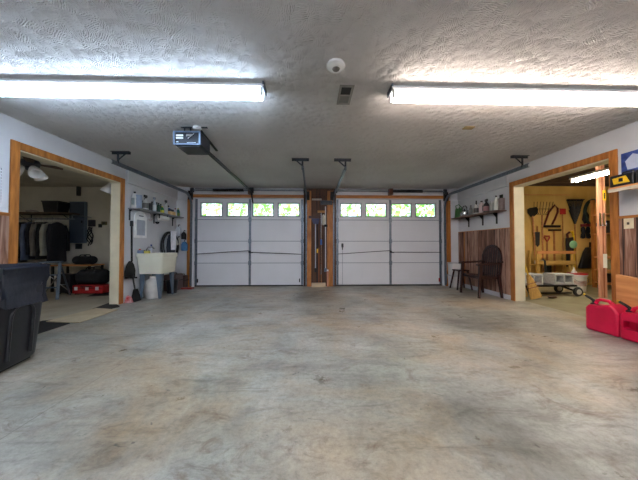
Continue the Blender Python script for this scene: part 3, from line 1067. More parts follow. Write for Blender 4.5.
# small things standing on the rim at the wall side
bottle(-3.28, 4.86, .8625, 'bottle', .05, .1, (190, 90, 70), 'small red brown soap bottle at the near wall corner of the tub', (230, 230, 230))
bottle(-3.28, 5.20, .8625, 'spray_bottle', .06, .17, (200, 205, 215), 'small pale spray bottle at the back of the tub', (60, 90, 160))
o = MB().box(-.045, -.03, 0, .045, .03, .05).build('sponge', mat('sponge_yellow', (214, 204, 110), .9, bump=.4, bscale=60), bevel=.008)
o.location = (-3.10, 4.795, .8625)
tag(o, 'yellow sponge on the near rim of the laundry tub', 'sponge')
o = MB().box(-.05, -.02, 0, .05, .02, .06).build('soap_box', colour((120, 140, 170)), bevel=.006)
o.location = (-3.22, 4.795, .8625)
tag(o, 'grey blue soap box on the near rim of the tub, left of the sponge', 'box')

# ---- snow shovel, brush and red can beside the doorway casing
t = thing('snow_shovel', 'black scoop shovel hanging on the left wall by the doorway casing', 'shovel', (XL + .05, 4.62, 0))
MB().tube([(0, .02, .72), (0, .0, 1.42)], .016, 8).build('handle', M['black_metal'], t)
bl = [(-.12, .43), (.13, .40), (.14, .55), (.1, .66), (.04, .73), (-.02, .73), (-.09, .64), (-.12, .55)]
MB().prism([(a, c) for a, c in bl], 'x', -.03, -.012).prism([(-.12, .43), (.13, .40), (.13, .43), (-.12, .46)], 'x', -.03, .03).build('blade', M['black_metal'], t, bevel=.004)
MB().box(-.02, -.02, 1.36, .02, .02, 1.46).build('grip', M['black_plastic'], t, bevel=.006)
t = thing('hand_brush', 'black brush standing on the floor below the scoop shovel', 'brush', (XL + .12, 4.66, 0))
MB().tube([(-.02, 0, .2), (-.07, .0, .48)], .014, 8).build('handle', M['black_plastic'], t)
MB().hexa([(-.04, -.09, 0), (.04, -.09, 0), (.04, .09, 0), (-.04, .09, 0)], [(-.03, -.04, .22), (.01, -.04, .22), (.01, .04, .22), (-.03, .04, .22)]).build('bristle_head', M['black_cloth'], t, bevel=.006)
o = MB().hexa([(-.06, -.035, 0), (.06, -.035, 0), (.06, .035, 0), (-.06, .035, 0)], [(-.03, -.02, .13), (.035, -.02, .1), (.035, .02, .1), (-.03, .02, .13)]).build('dustpan', mat('red_white_print', (186, 44, 50), .5, rgb2=(214, 180, 180), scale=16), bevel=.006)
o.location = (XL + .08, 4.535, 0)
tag(o, 'small red and white dustpan on the floor by the left casing', 'dustpan')

# ---- black hose loop with a dark bag and a white towel, past the tub
t = thing('hose_coil', 'black rubber hose hung in a tall oval loop on the wall past the tub', 'hose', (XL + .06, 5.82, 1.05))
for k in range(3):
    pts = []
    for i in range(28):
        a = 2 * PI * i / 28
        pts.append((.02 * k + .01 * math.sin(3 * a + k), (.33 - .02 * k) * math.cos(a), (.27 if math.sin(a) > 0 else .5) * math.sin(a)))
    MB().tube(pts, .012, 6, closed=True).build('hose_turn', M['black_rubber'], t, smooth=True)
MB().tube([(-.058, 0, .235), (.05, 0, .235), (.07, 0, .27)], .01, 6).build('hook', M['dark_steel'], t)
t = thing('hanging_bag', 'dark grey cloth bag hanging inside the hose loop', 'bag', (XL + .17, 5.68, 1.27))
R = []
for z, a, c in ((0, .02, .03), (-.03, .035, .09), (-.12, .05, .13), (-.3, .06, .15), (-.45, .05, .14), (-.5, .03, .1)):
    R.append([(a * math.cos(q) * (1 + .1 * math.sin(5 * q)), c * math.sin(q), z) for q in [2 * PI * k / 16 for k in range(16)]])
MB().rings(R).build('bag_body', mat('charcoal_cloth', (42, 48, 58), .9, var=.3), t, smooth=True)
MB().tube([(0, -.03, 0), (-.12, .1, .02), (0, .03, 0)], .008, 5).build('strap', M['black_cloth'], t)
p_ = P(172, 245, 'x', XL + .22)
def tw(s, q):
    return (XL + .25 + .012 * math.sin(9 * s + 2 * q), 5.62 + (s - .5) * .24 * (1 - .25 * abs(q - .5)), 1.33 - .42 * q)
o = MB().grid(tw, 10, 8, .006).build('towel', mat('white_towel', (236, 238, 246), .95, var=.08, scale=14, bump=.4), smooth=True, loc=(XL + .25, 5.62, 1.33))
tag(o, 'white towel draped over the dark bag and hose past the tub', 'towel')

# hanging supplies on the back wall return
def hung(x, z, w, h, rgb, label, name, cat, top=(30, 30, 34)):
    t = thing(name, label, cat, (x, YB - .07, z))
    MB().rings([rring(0, 0, -h * q, w / 2 * k, .03 * k, .012) for q, k in ((1, .8), (.95, 1), (.4, 1), (.2, .6), (.15, .4))]).build('body', colour(rgb), t, smooth=True)
    MB().tube([(0, 0, -h * .16), (0, 0, -.01), (0, .02, .01), (0, .069, .01)], .008, 6).build('hook', colour(top), t)
    return t


hung(-3.23, 1.50, .12, .26, (206, 212, 222), 'white bottle hanging in the left back corner, uppermost', 'hanging_bottle', 'bottle')
hung(-3.1, 1.36, .1, .2, (36, 34, 36), 'black pouch hanging in the left back corner', 'hanging_pouch', 'pouch')
hung(-3.23, 1.22, .1, .2, (200, 200, 190), 'cream bottle hanging above the brown case in the left back corner', 'hanging_bottle', 'bottle')
hung(-3.08, 1.14, .14, .26, (70, 116, 156), 'blue cloth bundle hanging beside the left corner post', 'hanging_cloth', 'cloth')

# cases on the floor past the tub
def case(name, x, y, sx, sy, sz, m, label, cat, rz=0):
    t = thing(name, label, cat, (x, y, 0), rz)
    MB().box(-sx / 2, -sy / 2, 0, sx / 2, sy / 2, sz).build('shell', m, t, bevel=.02)
    MB().box(-sx / 2 - .002, -sy / 2 - .003, sz * .6, sx / 2 + .002, sy / 2 + .003, sz * .6 + .012).build('seam', M['black_rubber'], t)
    MB().tube([(-.07, 0, sz), (-.07, 0, sz + .03), (.07, 0, sz + .03), (.07, 0, sz)], .009, 6).build('handle', M['black_plastic'], t)
    return t


case('suitcase', -3.14, 5.78, .26, .34, .36, mat('mauve_brown_vinyl', (92, 74, 72), .5), 'mauve brown case on the floor past the laundry tub', 'suitcase')
case('suitcase', -3.11, 6.06, .25, .16, .3, mat('dark_brown_vinyl', (66, 48, 46), .5), 'dark brown case standing below the left corner post', 'suitcase')
o = MB().box(-.17, -.06, 0, .17, .06, .035).build('plank_offcut', colour((134, 48, 40)), bevel=.004)
o.location = (-2.93, 5.9, 0)
tag(o, 'flat red board on the floor at the left door post', 'board')
R = []
for z, a in ((0, .11), (.05, .14), (.2, .15), (.33, .12), (.38, .05), (.42, .07)):
    R.append([(a * math.cos(q) * (1 + .12 * math.sin(4 * q + z * 20)), a * .8 * math.sin(q), z) for q in [2 * PI * k / 16 for k in range(16)]])
o = MB().rings(R).build('plastic_bag', mat('crumpled_white_bag', (188, 184, 178), .5, bump=.6, bscale=18), smooth=True)
o.location = (-3.07, 4.93, 0)
tag(o, 'crumpled white plastic bag on the floor under the laundry tub', 'bag')
t = thing('waste_basket', 'black waste basket under the far side of the tub', 'basket', (-2.98, 5.43, 0))
MB().lathe([(.09, 0), (.12, .26), (.125, .27), (.112, .27), (.085, .01)], n=18).build('basket_body', M['black_plastic'], t, smooth=True)

# ================================================================== STOREROOM (left)
# clothes rail with jackets
zr = 1.60
ry = 5.72
t = thing('clothes_rail', 'grey clothes rail carrying a row of jackets in the dim storeroom', 'clothes rail', (-6.25, ry, 0))
MB().tube([(-1.1, 0, zr), (.95, 0, zr)], .014, 10).build('rail', M['steel'], t, smooth=True)
for x in (-1.0, .9):
    MB().tube([(x, 0, zr - .0), (x, 0, zr + .09), (x, YB - .002 - ry, zr + .09)], .012, 8).build('rail_bracket', M['steel'], t)
JK = [((120, 116, 104), 'grey beige'), ((24, 26, 30), 'black'), ((62, 66, 76), 'slate grey'), ((20, 22, 26), 'long black'), ((86, 98, 122), 'pale blue denim'),
      ((28, 30, 40), 'navy'), ((112, 106, 100), 'taupe'), ((22, 22, 26), 'plain black'), ((150, 148, 136), 'light cream'), ((30, 30, 36), 'charcoal')]
where = ['leftmost on the storeroom rail', 'second from the left on the rail', 'third from the left on the rail', 'fourth from the left on the rail', 'in the middle of the rail', 'just right of the denim jacket',
         'between navy and black jackets', 'left of the cream jacket', 'near the right end of the rail', 'rightmost on the rail by the panel']
rd = random.Random(5)
for i, (rgb, nm) in enumerate(JK):
    x = -6.74 + i * .12
    t = thing('jacket', '%s jacket hanging %s' % (nm, where[i]), 'jacket', (x, ry, zr), math.radians(rd.uniform(8, 22)), 'jackets on the storeroom rail')
    L = .86 + rd.uniform(-.1, .12)
    R = []
    for z, a, c in ((-.07, .02, .03), (-.09, .04, .1), (-.14, .055, .21), (-.3, .07, .24), (-.6, .075, .25), (-L, .085, .27)):
        R.append([(a * .8 * math.cos(q) * (1 + .25 * math.sin(3 * q + i)), c * math.sin(q), z) for q in [2 * PI * k / 18 for k in range(18)]])
    m = mat('cloth_' + nm.replace(' ', '_'), rgb, .9, var=.2, scale=6, bump=.4, bscale=10)
    MB().rings(R).build('jacket_body', m, t, smooth=True)
    for s in (-1, 1):
        MB().tube([(0, s * .19, -.14), (.01, s * .25, -.3), (.02, s * .265, -.5), (.03, s * .26, -.72)], [.04, .045, .042, .038], 8).build('sleeve', m, t, smooth=True)
    MB().tube([(0, 0, -.08), (0, 0, -.02), (0, .018, .0), (0, .018, .02), (0, 0, .03), (0, -.018, .02)], .003, 5).build('hanger_hook', M['chrome'], t)
# upper storeroom shelf
t = thing('wall_shelf', 'dark storeroom shelf above the jackets', 'shelf', (-6.55, 6.0, 1.74))
MB().box(-1.6, -.2, 0, 1.0, .199, .025).build('shelf_board', M['dark_wood'], t)
for x in (-1.2, -.2, .8):
    MB().box(x - .012, .19, -.2, x + .012, .199, 0).bar((x, .19, -.17), (x, -.1, -.005), .015, .006, up=(1, 0, 0)).build('bracket', M['dark_steel'], t)
t = thing('storage_tub', 'dark lidded box on the storeroom shelf above the rail', 'box', (-5.98, 6.0, 1.766))
MB().hexa([(-.15, -.13, 0), (.15, -.13, 0), (.15, .13, 0), (-.15, .13, 0)], [(-.18, -.15, .24), (.18, -.15, .24), (.18, .15, .24), (-.18, .15, .24)]).build('box_body', M['black_plastic'], t, bevel=.008)
MB().box(-.19, -.16, .24, .19, .16, .265).build('lid', M['black_plastic'], t, bevel=.006)
o = MB().blob((0, 0, .06), (.17, .12, .06), .12, 4).build('cloth_bundle', mat('dim_green_cloth', (98, 104, 88), .9, var=.25), smooth=True)
o.location = (-7.0, 5.98, 1.768)
tag(o, 'greyish folded cloth bundle on the storeroom shelf', 'cloth')
o = MB().blob((0, 0, .035), (.12, .1, .035), .1, 6).build('cap', mat('dim_white_cloth', (140, 138, 134), .9), smooth=True)
o.location = (-6.5, 5.98, 1.768)
tag(o, 'pale cloth cap on the storeroom shelf, middle', 'cap')
# electrical panel and wall fittings
def wp(u, v):
    return P(u, v, 'y', YB - .01)
a, c = wp(71, 243), wp(87.5, 202)
t = thing('electrical_panel', 'tall dark blue grey electrical panel on the storeroom wall', 'electrical panel', ((a.x + c.x) / 2, YB, a.z))
w, h = (c.x - a.x) / 2, c.z - a.z
MB().box(-w, -.07, 0, w, -.001, h).build('box', M['slate'], t, bevel=.004)
MB().box(-w + .02, -.082, .02, w - .02, -.0705, h - .02).build('door', mat('panel_door', (58, 70, 86), .5), t, bevel=.003)
MB().box(w - .07, -.095, h * .48, w - .045, -.082, h * .54).build('latch', M['black_metal'], t)
def wallbox(u0, v0, u1, v1, name, m, label, cat, d=.04):
    a, c = wp(u0, v1), wp(u1, v0)
    t = thing(name, label, cat, ((a.x + c.x) / 2, YB, a.z))
    w, h = (c.x - a.x) / 2, c.z - a.z
    MB().box(-w, -d, 0, w, -.001, h).build('cover', m, t, bevel=.004)
    MB().box(-w * .4, -d - .008, h * .35, w * .4, -d, h * .65).build('toggle', M['dark_steel'], t)
    return t
wallbox(89, 220, 95.5, 226.5, 'junction_box', mat('dark_box', (44, 40, 50), .5), 'dark square junction box right of the electrical panel', 'junction box')
wallbox(75.5, 243.8, 82, 249, 'outlet', mat('dark_outlet', (40, 46, 50), .5), 'dark outlet below the electrical panel', 'outlet', .02)
wallbox(78, 181, 81, 196, 'wall_sconce', M['black_plastic'], 'narrow black fitting high on the storeroom wall above the panel', 'wall fitting', .06)
wallbox(98.5, 224, 102, 227.5, 'wall_switch', M['black_plastic'], 'small black switch on the bare storeroom wall', 'switch', .02)
wallbox(101.5, 221.5, 107, 225, 'thermostat', mat('olive_dial', (96, 92, 62), .5), 'small olive thermostat on the bare storeroom wall', 'thermostat', .02)
p_ = wp(91, 229)
t = thing('cord_tangle', 'tangle of black cords hanging beside the electrical panel', 'cords', (p_.x, YB - .03, p_.z))
for k in range(4):
    pts = []
    for i in range(14):
        q = i / 13
        pts.append((.05 * math.sin(q * 6 + k * 1.7) + .015 * k - .02, .01 * math.cos(k + 5 * q) - .005 * k, .04 - (.36 + .03 * k) * q))
    MB().tube(pts, .012, 6).build('cord', M['black_rubber'], t, smooth=True)
MB().tube([(0, .029, .04), (0, -.03, .04), (0, -.03, .06)], .006, 5).build('hook', M['black_metal'], t)

# white horn-shaped reflector by the doorway head
p_ = P(110, 188, 'y', 4.75)
t = thing('clamp_lamp', 'white clamp lamp shade hanging inside the left doorway, upper right', 'lamp', (SX1 - .16, 4.56, 2.05))
MB().lathe([(.03, .09), (.045, .04), (.085, -.04), (.10, -.09), (.094, -.09), (.078, -.04), (.03, .04)], n=20).xf(Matrix.Rotation(math.radians(24), 4, 'Y')).build('lamp_shade', M['white_plastic'], t, smooth=True)
MB().tube([(.03, 0, .08), (.06, 0, .14), (.159, 0, .14)], .012, 6).build('clamp', M['dark_steel'], t)

# ceiling fan with lamps in the storeroom
p_ = P(27, 163, 'z', H - .25)
t = thing('ceiling_fan', 'ceiling fan with dark blades and white glass shades in the storeroom', 'ceiling fan', (-3.80, 3.46, H))
MB().lathe([(.06, 0), (.055, -.04), (.015, -.05), (.015, -.26), (.085, -.27), (.10, -.31), (.085, -.35), (.03, -.36)][::-1], n=20).build('motor', colour((34, 40, 56), .4), t, smooth=True)
for k in range(4):
    a = k * PI / 2 + PI / 4
    MB().hexa([(.09, -.03, -.312), (.31, -.055, -.307), (.31, .055, -.323), (.09, .03, -.318)], [(.09, -.03, -.306), (.31, -.055, -.301), (.31, .055, -.317), (.09, .03, -.312)]).xf(Matrix.Rotation(a, 4, 'Z')).build('blade', M['dark_wood'], t)
for k in range(3):
    a = k * 2 * PI / 3 - .4
    b = MB().lathe([(.02, 0), (.034, -.02), (.06, -.08), (.075, -.15), (.07, -.15), (.045, -.06), (.015, -.01)], n=16)
    b.xf(Matrix.Rotation(a, 4, 'Z') @ Matrix.Translation((.06, 0, -.36)) @ Matrix.Rotation(math.radians(-42), 4, 'Y')).build('glass_shade', M['white_plastic'], t, smooth=True)
MB().lathe([(.02, -.41), (.045, -.395), (.05, -.36)], n=14).build('light_kit', colour((50, 56, 70)), t)

# step ladder
t = thing('step_ladder', 'small grey aluminium step ladder standing open in the storeroom', 'ladder', (-5.02, 4.95, 0), math.radians(20))
for q in (-1, 1):
    MB().bar((q * .2, -.2, 0), (q * .14, 0, .69), .045, .02).build('front_rail', M['slate'], t)
    MB().bar((q * .19, .26, 0), (q * .13, .03, .66), .025, .018).build('rear_rail', M['steel'], t)
for k in range(2):
    z = .22 + k * .23
    w = .2 - .06 * z / .69
    y = -.2 + .2 * z / .69
    MB().box(-w, y - .035, z - .01, w, y + .035, z + .01).build('step', M['slate'], t)
MB().box(-.16, -.06, .68, .16, .08, .705).build('top_cap', M['slate'], t, bevel=.005)
MB().bar((-.185, .24, .08), (.14, .08, .52), .018, .01).bar((.185, .24, .08), (-.14, .08, .52), .018, .01).build('cross_brace', M['chrome'], t)

# low table with bags, red case
t = thing('low_table', 'low table with a thin tan top below the storeroom jackets', 'table', (-5.25, 5.78, 0))
MB().box(-.42, -.2, .56, .42, .2, .585).build('tabletop', M['light_wood'], t, bevel=.003)
for x in (-.39, .39):
    for y in (-.17, .17):
        MB().box(x - .018, y - .018, 0, x + .018, y + .018, .56).build('leg', M['black_metal'], t)


def duffel(x, y, z, L, r, m, label, rz=0, name='duffel_bag'):
    t = thing(name, label, 'bag', (x, y, z), rz)
    R = []
    for k, q in ((-1, .55), (-.94, .85), (-.8, 1), (-.3, 1.02), (.2, .97), (.8, 1), (.94, .85), (1, .55)):
        R.append([(k * L / 2, r * q * 1.1 * math.cos(a) , r + r * q * max(-.98, math.sin(a)) * .98) for a in [2 * PI * i / 16 for i in range(16)]])
    MB().rings(R).build('bag_body', m, t, smooth=True)
    for s in (-1, 1):
        pts = [(-L * .22, s * r * .8, r * 1.6), (-L * .12, s * r * .5, r * 2.25), (L * .12, s * r * .5, r * 2.25), (L * .22, s * r * .8, r * 1.6)]
        MB().tube(pts, .012, 6).build('handle', M['black_rubber'], t, smooth=True)
    return t


duffel(-5.08, 5.75, .586, .44, .095, M['black_cloth'], 'black duffel bag on the low tan table')
duffel(-5.2, 5.82, .002, .5, .15, M['black_cloth'], 'black duffel bag on the floor under the low table')
t = thing('tool_case', 'red tool case with silver latches on the storeroom floor', 'case', (-4.62, 5.42, 0))
MB().box(-.31, -.13, .02, .31, .13, .19).build('case_body', M['red_gloss'], t, bevel=.02)
MB().box(-.3, -.135, .125, .3, .135, .135).build('seam', M['black_rubber'], t)
for x in (-.22, .0, .2):
    MB().box(x - .03, -.145, .09, x + .03, -.13, .16).build('latch', M['white_plastic'], t, bevel=.004)
MB().tube([(-.1, -.13, .15), (-.1, -.17, .17), (.1, -.17, .17), (.1, -.13, .15)], .01, 6).build('handle', M['black_plastic'], t)
for x in (-.24, .24):
    MB().box(x - .04, -.1, 0, x + .04, .1, .02).build('foot', M['black_rubber'], t)
duffel(-4.60, 5.42, .192, .54, .16, M['black_cloth'], 'bulky black bag on top of the red tool case')
t = thing('rolling_case', 'black wheeled case on the floor left of the red tool case', 'suitcase', (-5.12, 5.40, 0))
MB().box(-.14, -.1, .03, .14, .1, .42).build('shell', M['black_plastic'], t, bevel=.02)
for s in (-1, 1):
    MB().lathe([(.03, -.012), (.03, .012)], n=12).xf(Matrix.Translation((s * .1, -.07, .03)) @ Matrix.Rotation(PI / 2, 4, 'Y')).build('wheel', M['black_rubber'], t)
MB().box(-.11, -.105, .2, .11, -.1, .215).build('reflector_strip', M['steel'], t)
MB().box(-.1, .05, 0, .1, .09, .03).build('foot', M['black_rubber'], t)

# ================================================================== CENTRE PIER: long tools
PY = YB - .04
def px(u):
    return P(u, 245, 'y', PY).x
def pz(v):
    return P(319, v, 'y', PY).z
t = thing('push_broom', 'push broom with dark bristle head hanging head up on the pier between the doors', 'broom', (px(315.5), PY, pz(272)))
h0 = pz(272)
MB().tube([(0, 0, 0), (0, 0, pz(220) - h0)], .013, 8).build('handle', colour((176, 184, 196)), t)
MB().box(-.17, -.03, pz(218.5) - h0, .1, .03, pz(216) - h0).build('broom_block', colour((70, 40, 32)), t)
MB().hexa([(-.05, -.02, pz(224) - h0), (.07, -.02, pz(224) - h0), (.07, .02, pz(224) - h0), (-.05, .02, pz(224) - h0)], [(-.1, -.025, pz(218.6) - h0), (.1, -.025, pz(218.6) - h0), (.1, .025, pz(218.6) - h0), (-.1, .025, pz(218.6) - h0)]).build('bristles', colour((36, 42, 80)), t)
MB().box(-.025, -.02, 0, .025, .02, .1).build('grip', M['black_plastic'], t)
t = thing('long_pole', 'dark pole with a yellow band standing between the brooms on the pier', 'pole', (px(317.4), PY, .003))
MB().tube([(0, 0, 0), (0, 0, pz(217))], .012, 8).build('pole_shaft', M['black_metal'], t)
MB().tube([(0, 0, pz(253)), (0, 0, pz(249))], .018, 8).build('band', M['yellow'], t)
t = thing('floor_squeegee', 'long squeegee with tan crossbar and blue grip on the pier', 'squeegee', (px(321.2), PY - .015, .003))
MB().tube([(0, 0, .3), (0, 0, pz(213))], .013, 8).build('handle', M['chrome'], t)
MB().tube([(0, 0, pz(245)), (0, 0, pz(239.5))], .02, 8).build('grip', M['blue'], t)
MB().box(-.09, -.015, pz(213), .09, .015, pz(210.8)).build('crossbar', colour((170, 120, 60)), t)
MB().tube([(0, 0, 0), (0, 0, .3)], .01, 6).build('tip', M['handle_wood'], t)
t = thing('mop', 'mop with a pale wrapped head and thin white handle, rightmost tool on the pier', 'mop', (px(325.5), PY, pz(271)))
h0 = pz(271)
MB().tube([(0, 0, 0), (0, 0, pz(206.5) - h0)], .012, 8).build('handle', colour((196, 200, 206)), t)
MB().lathe([(.03, 0), (.045, .1), (.04, .22), (.015, .26)], (-.05, 0, pz(225) - h0), n=12).build('mop_head', colour((178, 172, 158)), t, smooth=True)
MB().box(-.04, -.02, pz(227) - h0, .05, .02, pz(224.5) - h0).build('clamp', M['black_metal'], t)
MB().box(-.03, -.02, -.02, .03, .02, .07).build('grip', M['slate'], t)
t = thing('wooden_plank', 'reddish wooden strip leaning at the foot of the right pier post', 'board', (px(327.5), PY - .04, 0))
MB().box(-.02, -.01, 0, .02, .01, .42).build('strip', M['pink_wood'], t)
MB().box(-.02, -.011, .38, .02, .0105, .42).build('end_band', M['paper'], t)
o = MB().box(-.02, -.01, 0, .02, .01, .95)\
    .build('wooden_board', mat('rust_brown_slat', (120, 70, 44), .7), loc=None)
o.location = (px(318.8), PY + .012, .003)
tag(o, 'brown slat standing against the pier behind the tools', 'board')
o = MB().box(-.17, -.05, 0, .17, .035, .1).build('carton', mat('beige_box', (196, 178, 150), .6), bevel=.004)
o.location = (px(318.5), PY - .06, 0)
tag(o, 'low beige box on the floor at the foot of the tool pier', 'box')
t = thing('tool_rack', 'pale hook rail at the top of the pier between the doors', 'hook rail', ((px(312) + px(321.5)) / 2, YB - .001, pz(200)))
MB().box(-.12, -.03, 0, .12, 0, .04).build('rail', colour((170, 160, 150)), t, bevel=.003)
for x in (-.08, 0, .08):
    MB().tube([(x, -.03, .02), (x, -.05, .01), (x, -.055, .03)], .004, 5).build('hook', M['steel'], t)
t = thing('control_box', 'grey black control box mounted high between the two garage doors', 'control box', (px(327), YB - .051, pz(205)))
MB().box(-.16, -.05, 0, .13, 0, .105).build('box_body', mat('control_grey', (58, 62, 66), .5), t, bevel=.005)
MB().box(-.145, -.055, .02, .1, -.05, .085).build('face', M['dark_steel'], t)
MB().tube([(.13, -.02, .06), (.2, -.02, .06)], .008, 6).build('cable', M['black_rubber'], t)

# ================================================================== RIGHT WALL
RZ = 1.685
t = thing('wall_shelf', 'brown board shelf on the right wall above the resin chair', 'shelf', (XR, 5.38, RZ - .022))
MB().box(-.22, -.74, 0, -.001, .78, .022).build('shelf_board', M['brown_board'], t, bevel=.002)
for u in (469, 483, 497):
    y = P(u, 220, 'x', XR).y - 5.38
    b = MB().box(-.012, y - .018, -.22, -.001, y + .018, 0).box(-.19, y - .014, -.008, -.001, y + .014, 0).prism([(-.012, -.008), (-.012, -.1), (-.09, -.008)], 'y', y - .004, y + .004)
    b.build('bracket', M['black_metal'], t)
RS = [
    (458.8, 'tin_can', .08, .11, (176, 142, 138), 'small pink tin between the green jug and the kettle', None, None, 'can'),
    (470.8, 'bottle', .085, .23, (146, 146, 146), 'grey bottle right of the steel kettle', (110, 110, 112), None, 'bottle'),
    (476.3, 'spray_bottle', .1, .30, (208, 206, 204), 'white bottle with black trigger in the middle of the right shelf', (20, 20, 22), (90, 86, 86), 'bottle'),
    (481.6, 'jug', .1, .27, (206, 188, 190), 'pinkish white jug on the right shelf', (60, 50, 50), (70, 62, 62), 'bottle'),
    (486.3, 'spray_bottle', .11, .28, (40, 34, 36), 'black bottle with large black trigger on the right shelf', (16, 16, 18), (170, 120, 124), 'bottle'),
    (491.6, 'aerosol_can', .075, .21, (128, 128, 122), 'grey aerosol can beside the black trigger bottle', (150, 150, 146), None, 'can'),
    (496.3, 'bottle', .085, .30, (214, 216, 208), 'tall white bottle with pointed black cap on the right shelf', (18, 18, 20), None, 'bottle'),
    (501.4, 'tin_can', .105, .22, (106, 90, 88), 'brown grey canister at the near end of the right shelf', None, None, 'canister'),
]
for u, kind, w, h, rgb, lab, cap, lb, cat in RS:
    bottle(XR - .11, P(u, 208, 'x', XR - .11).y, RZ + .001, kind, w, h, rgb, lab, cap or (240, 240, 240), lb, cat)
# canister's tool cluster
y = P(501.4, 208, 'x', XR - .11).y
t = thing('paint_brush', 'dark paint brush standing up out of the brown grey canister', 'brush', (XR - .11, y, RZ + .02))
MB().tube([(0, 0, 0), (.0, .0, .2)], .008, 6).build('handle', M['handle_wood'], t)
MB().box(-.012, -.035, .2, .012, .035, .27).build('bristles', M['black_cloth'], t, bevel=.004)
# kettle
y = P(464.5, 208, 'x', XR - .11).y
t = thing('kettle', 'steel kettle with arched black handle on the right shelf', 'kettle', (XR - .11, y, RZ + .001))
MB().lathe([(.085, 0), (.095, .02), (.09, .1), (.06, .13), (.03, .14)], n=22).build('kettle_body', M['chrome'], t, smooth=True)
MB().lathe([(.03, .14), (.034, .15), (.012, .16), (.014, .18)], n=14).build('lid', M['black_plastic'], t, smooth=True)
MB().tube([(0, .085, .1), (0, .09, .2), (0, .04, .25), (0, -.04, .25), (0, -.09, .2), (0, -.085, .1)], .009, 8).build('handle', M['black_plastic'], t, smooth=True)
MB().tube([(0, -.07, .06), (0, -.12, .1), (0, -.135, .14)], [.022, .015, .011], 10).build('spout', M['chrome'], t, smooth=True)
# green watering jug
t = thing('watering_can', 'green watering can at the far corner end of the right shelf', 'watering can', (XR - .11, 6.0, RZ + .001))
MB().lathe([(.085, 0), (.09, .01), (.08, .2), (.07, .22), (.062, .22), (.07, .02)], n=20).build('can_body', M['green'], t, smooth=True)
MB().tube([(-.06, 0, .2), (-.08, 0, .29), (0, 0, .32), (.06, 0, .26), (.07, 0, .12)], .01, 8).build('handle', M['green'], t, smooth=True)
MB().tube([(-.05, -.05, .04), (-.06, -.1, .14), (-.06, -.13, .24)], [.02, .013, .012], 10).build('spout', M['green'], t, smooth=True)

# ---- brown resin armchair facing left
t = thing('resin_armchair', 'dark brown resin armchair with arched slatted back by the right wall', 'chair', (3.43, 5.0, 0), 0)
W = .29
LEG = lambda x0, y0, x1, y1, z1, w0=.035, w1=.05: MB().hexa([(x0 - w0 / 2, y0 - w0 / 2, 0), (x0 + w0 / 2, y0 - w0 / 2, 0), (x0 + w0 / 2, y0 + w0 / 2, 0), (x0 - w0 / 2, y0 + w0 / 2, 0)],
                                             [(x1 - w1 / 2, y1 - w1 / 2, z1), (x1 + w1 / 2, y1 - w1 / 2, z1), (x1 + w1 / 2, y1 + w1 / 2, z1), (x1 - w1 / 2, y1 + w1 / 2, z1)])
for s in (-1, 1):
    LEG(-.24, s * W, -.2, s * (W - .01), .645, .04, .055).build('leg', M['brown_plastic'], t, bevel=.008)
    LEG(.225, s * (W - .02), .17, s * (W - .03), .44, .04, .06).build('leg', M['brown_plastic'], t, bevel=.008)
    pts = [(-.27, s * (W - .01), .64), (-.2, s * W, .655), (0, s * (W + .01), .66), (.15, s * W, .67), (.235, s * (W - .03), .70)]
    MB().sweep(pts, [(-.035, -.02), (.035, -.02), (.035, .012), (-.035, .012)]).build('armrest', M['brown_plastic'], t, bevel=.006)
def seatf(a, q):
    x = -.23 + .46 * a
    y = (q - .5) * 2 * (W - .035) * (1 - .1 * a)
    z = .43 - .03 * a - .025 * (1 - (2 * q - 1) ** 2) * math.sin(PI * min(1, a * 1.1)) - (.04 * (1 - a * 8) ** 2 if a < .125 else 0)
    return (x, y, z)
MB().grid(seatf, 16, 14, .02).build('seat', M['brown_plastic'], t, smooth=True)
b = MB().box(-.215, -W + .04, .36, -.2, W - .04, .415)
for s in (-1, 1):
    b.box(-.2, s * (W - .03), .36, .2, s * (W - .045), .405)
b.build('seat_apron', M['brown_plastic'], t, bevel=.004)
arch = []
for k in range(21):
    a = PI * k / 20
    y = -(W - .035) * math.cos(a) * (1.0 if abs(math.cos(a)) < .99 else 1)
    z = .70 + .30 * math.sin(a) ** .8
    arch.append((.2 + (z - .4) * .075, y, z))
path = [(.2, -(W - .045), .4)] + arch + [(.2, W - .045, .4)]
MB().sweep(path, [(-.026, -.014), (.026, -.014), (.026, .014), (-.026, .014)], up=(-1, 0, 0)).build('back_frame', M['brown_plastic'], t, bevel=.005)
for k in range(7):
    y = (k - 3) * .062
    zt_ = .70 + .30 * max(0, (1 - (y / (W - .035)) ** 2)) ** .4 - .01
    MB().hexa([(.188, y - .02, .4), (.198, y - .02, .4), (.198, y + .02, .4), (.188, y + .02, .4)],
              [(.19 + (zt_ - .4) * .075, y - .022, zt_), (.2 + (zt_ - .4) * .075, y - .022, zt_), (.2 + (zt_ - .4) * .075, y + .022, zt_), (.19 + (zt_ - .4) * .075, y + .022, zt_)]).build('back_slat', M['brown_plastic'], t)

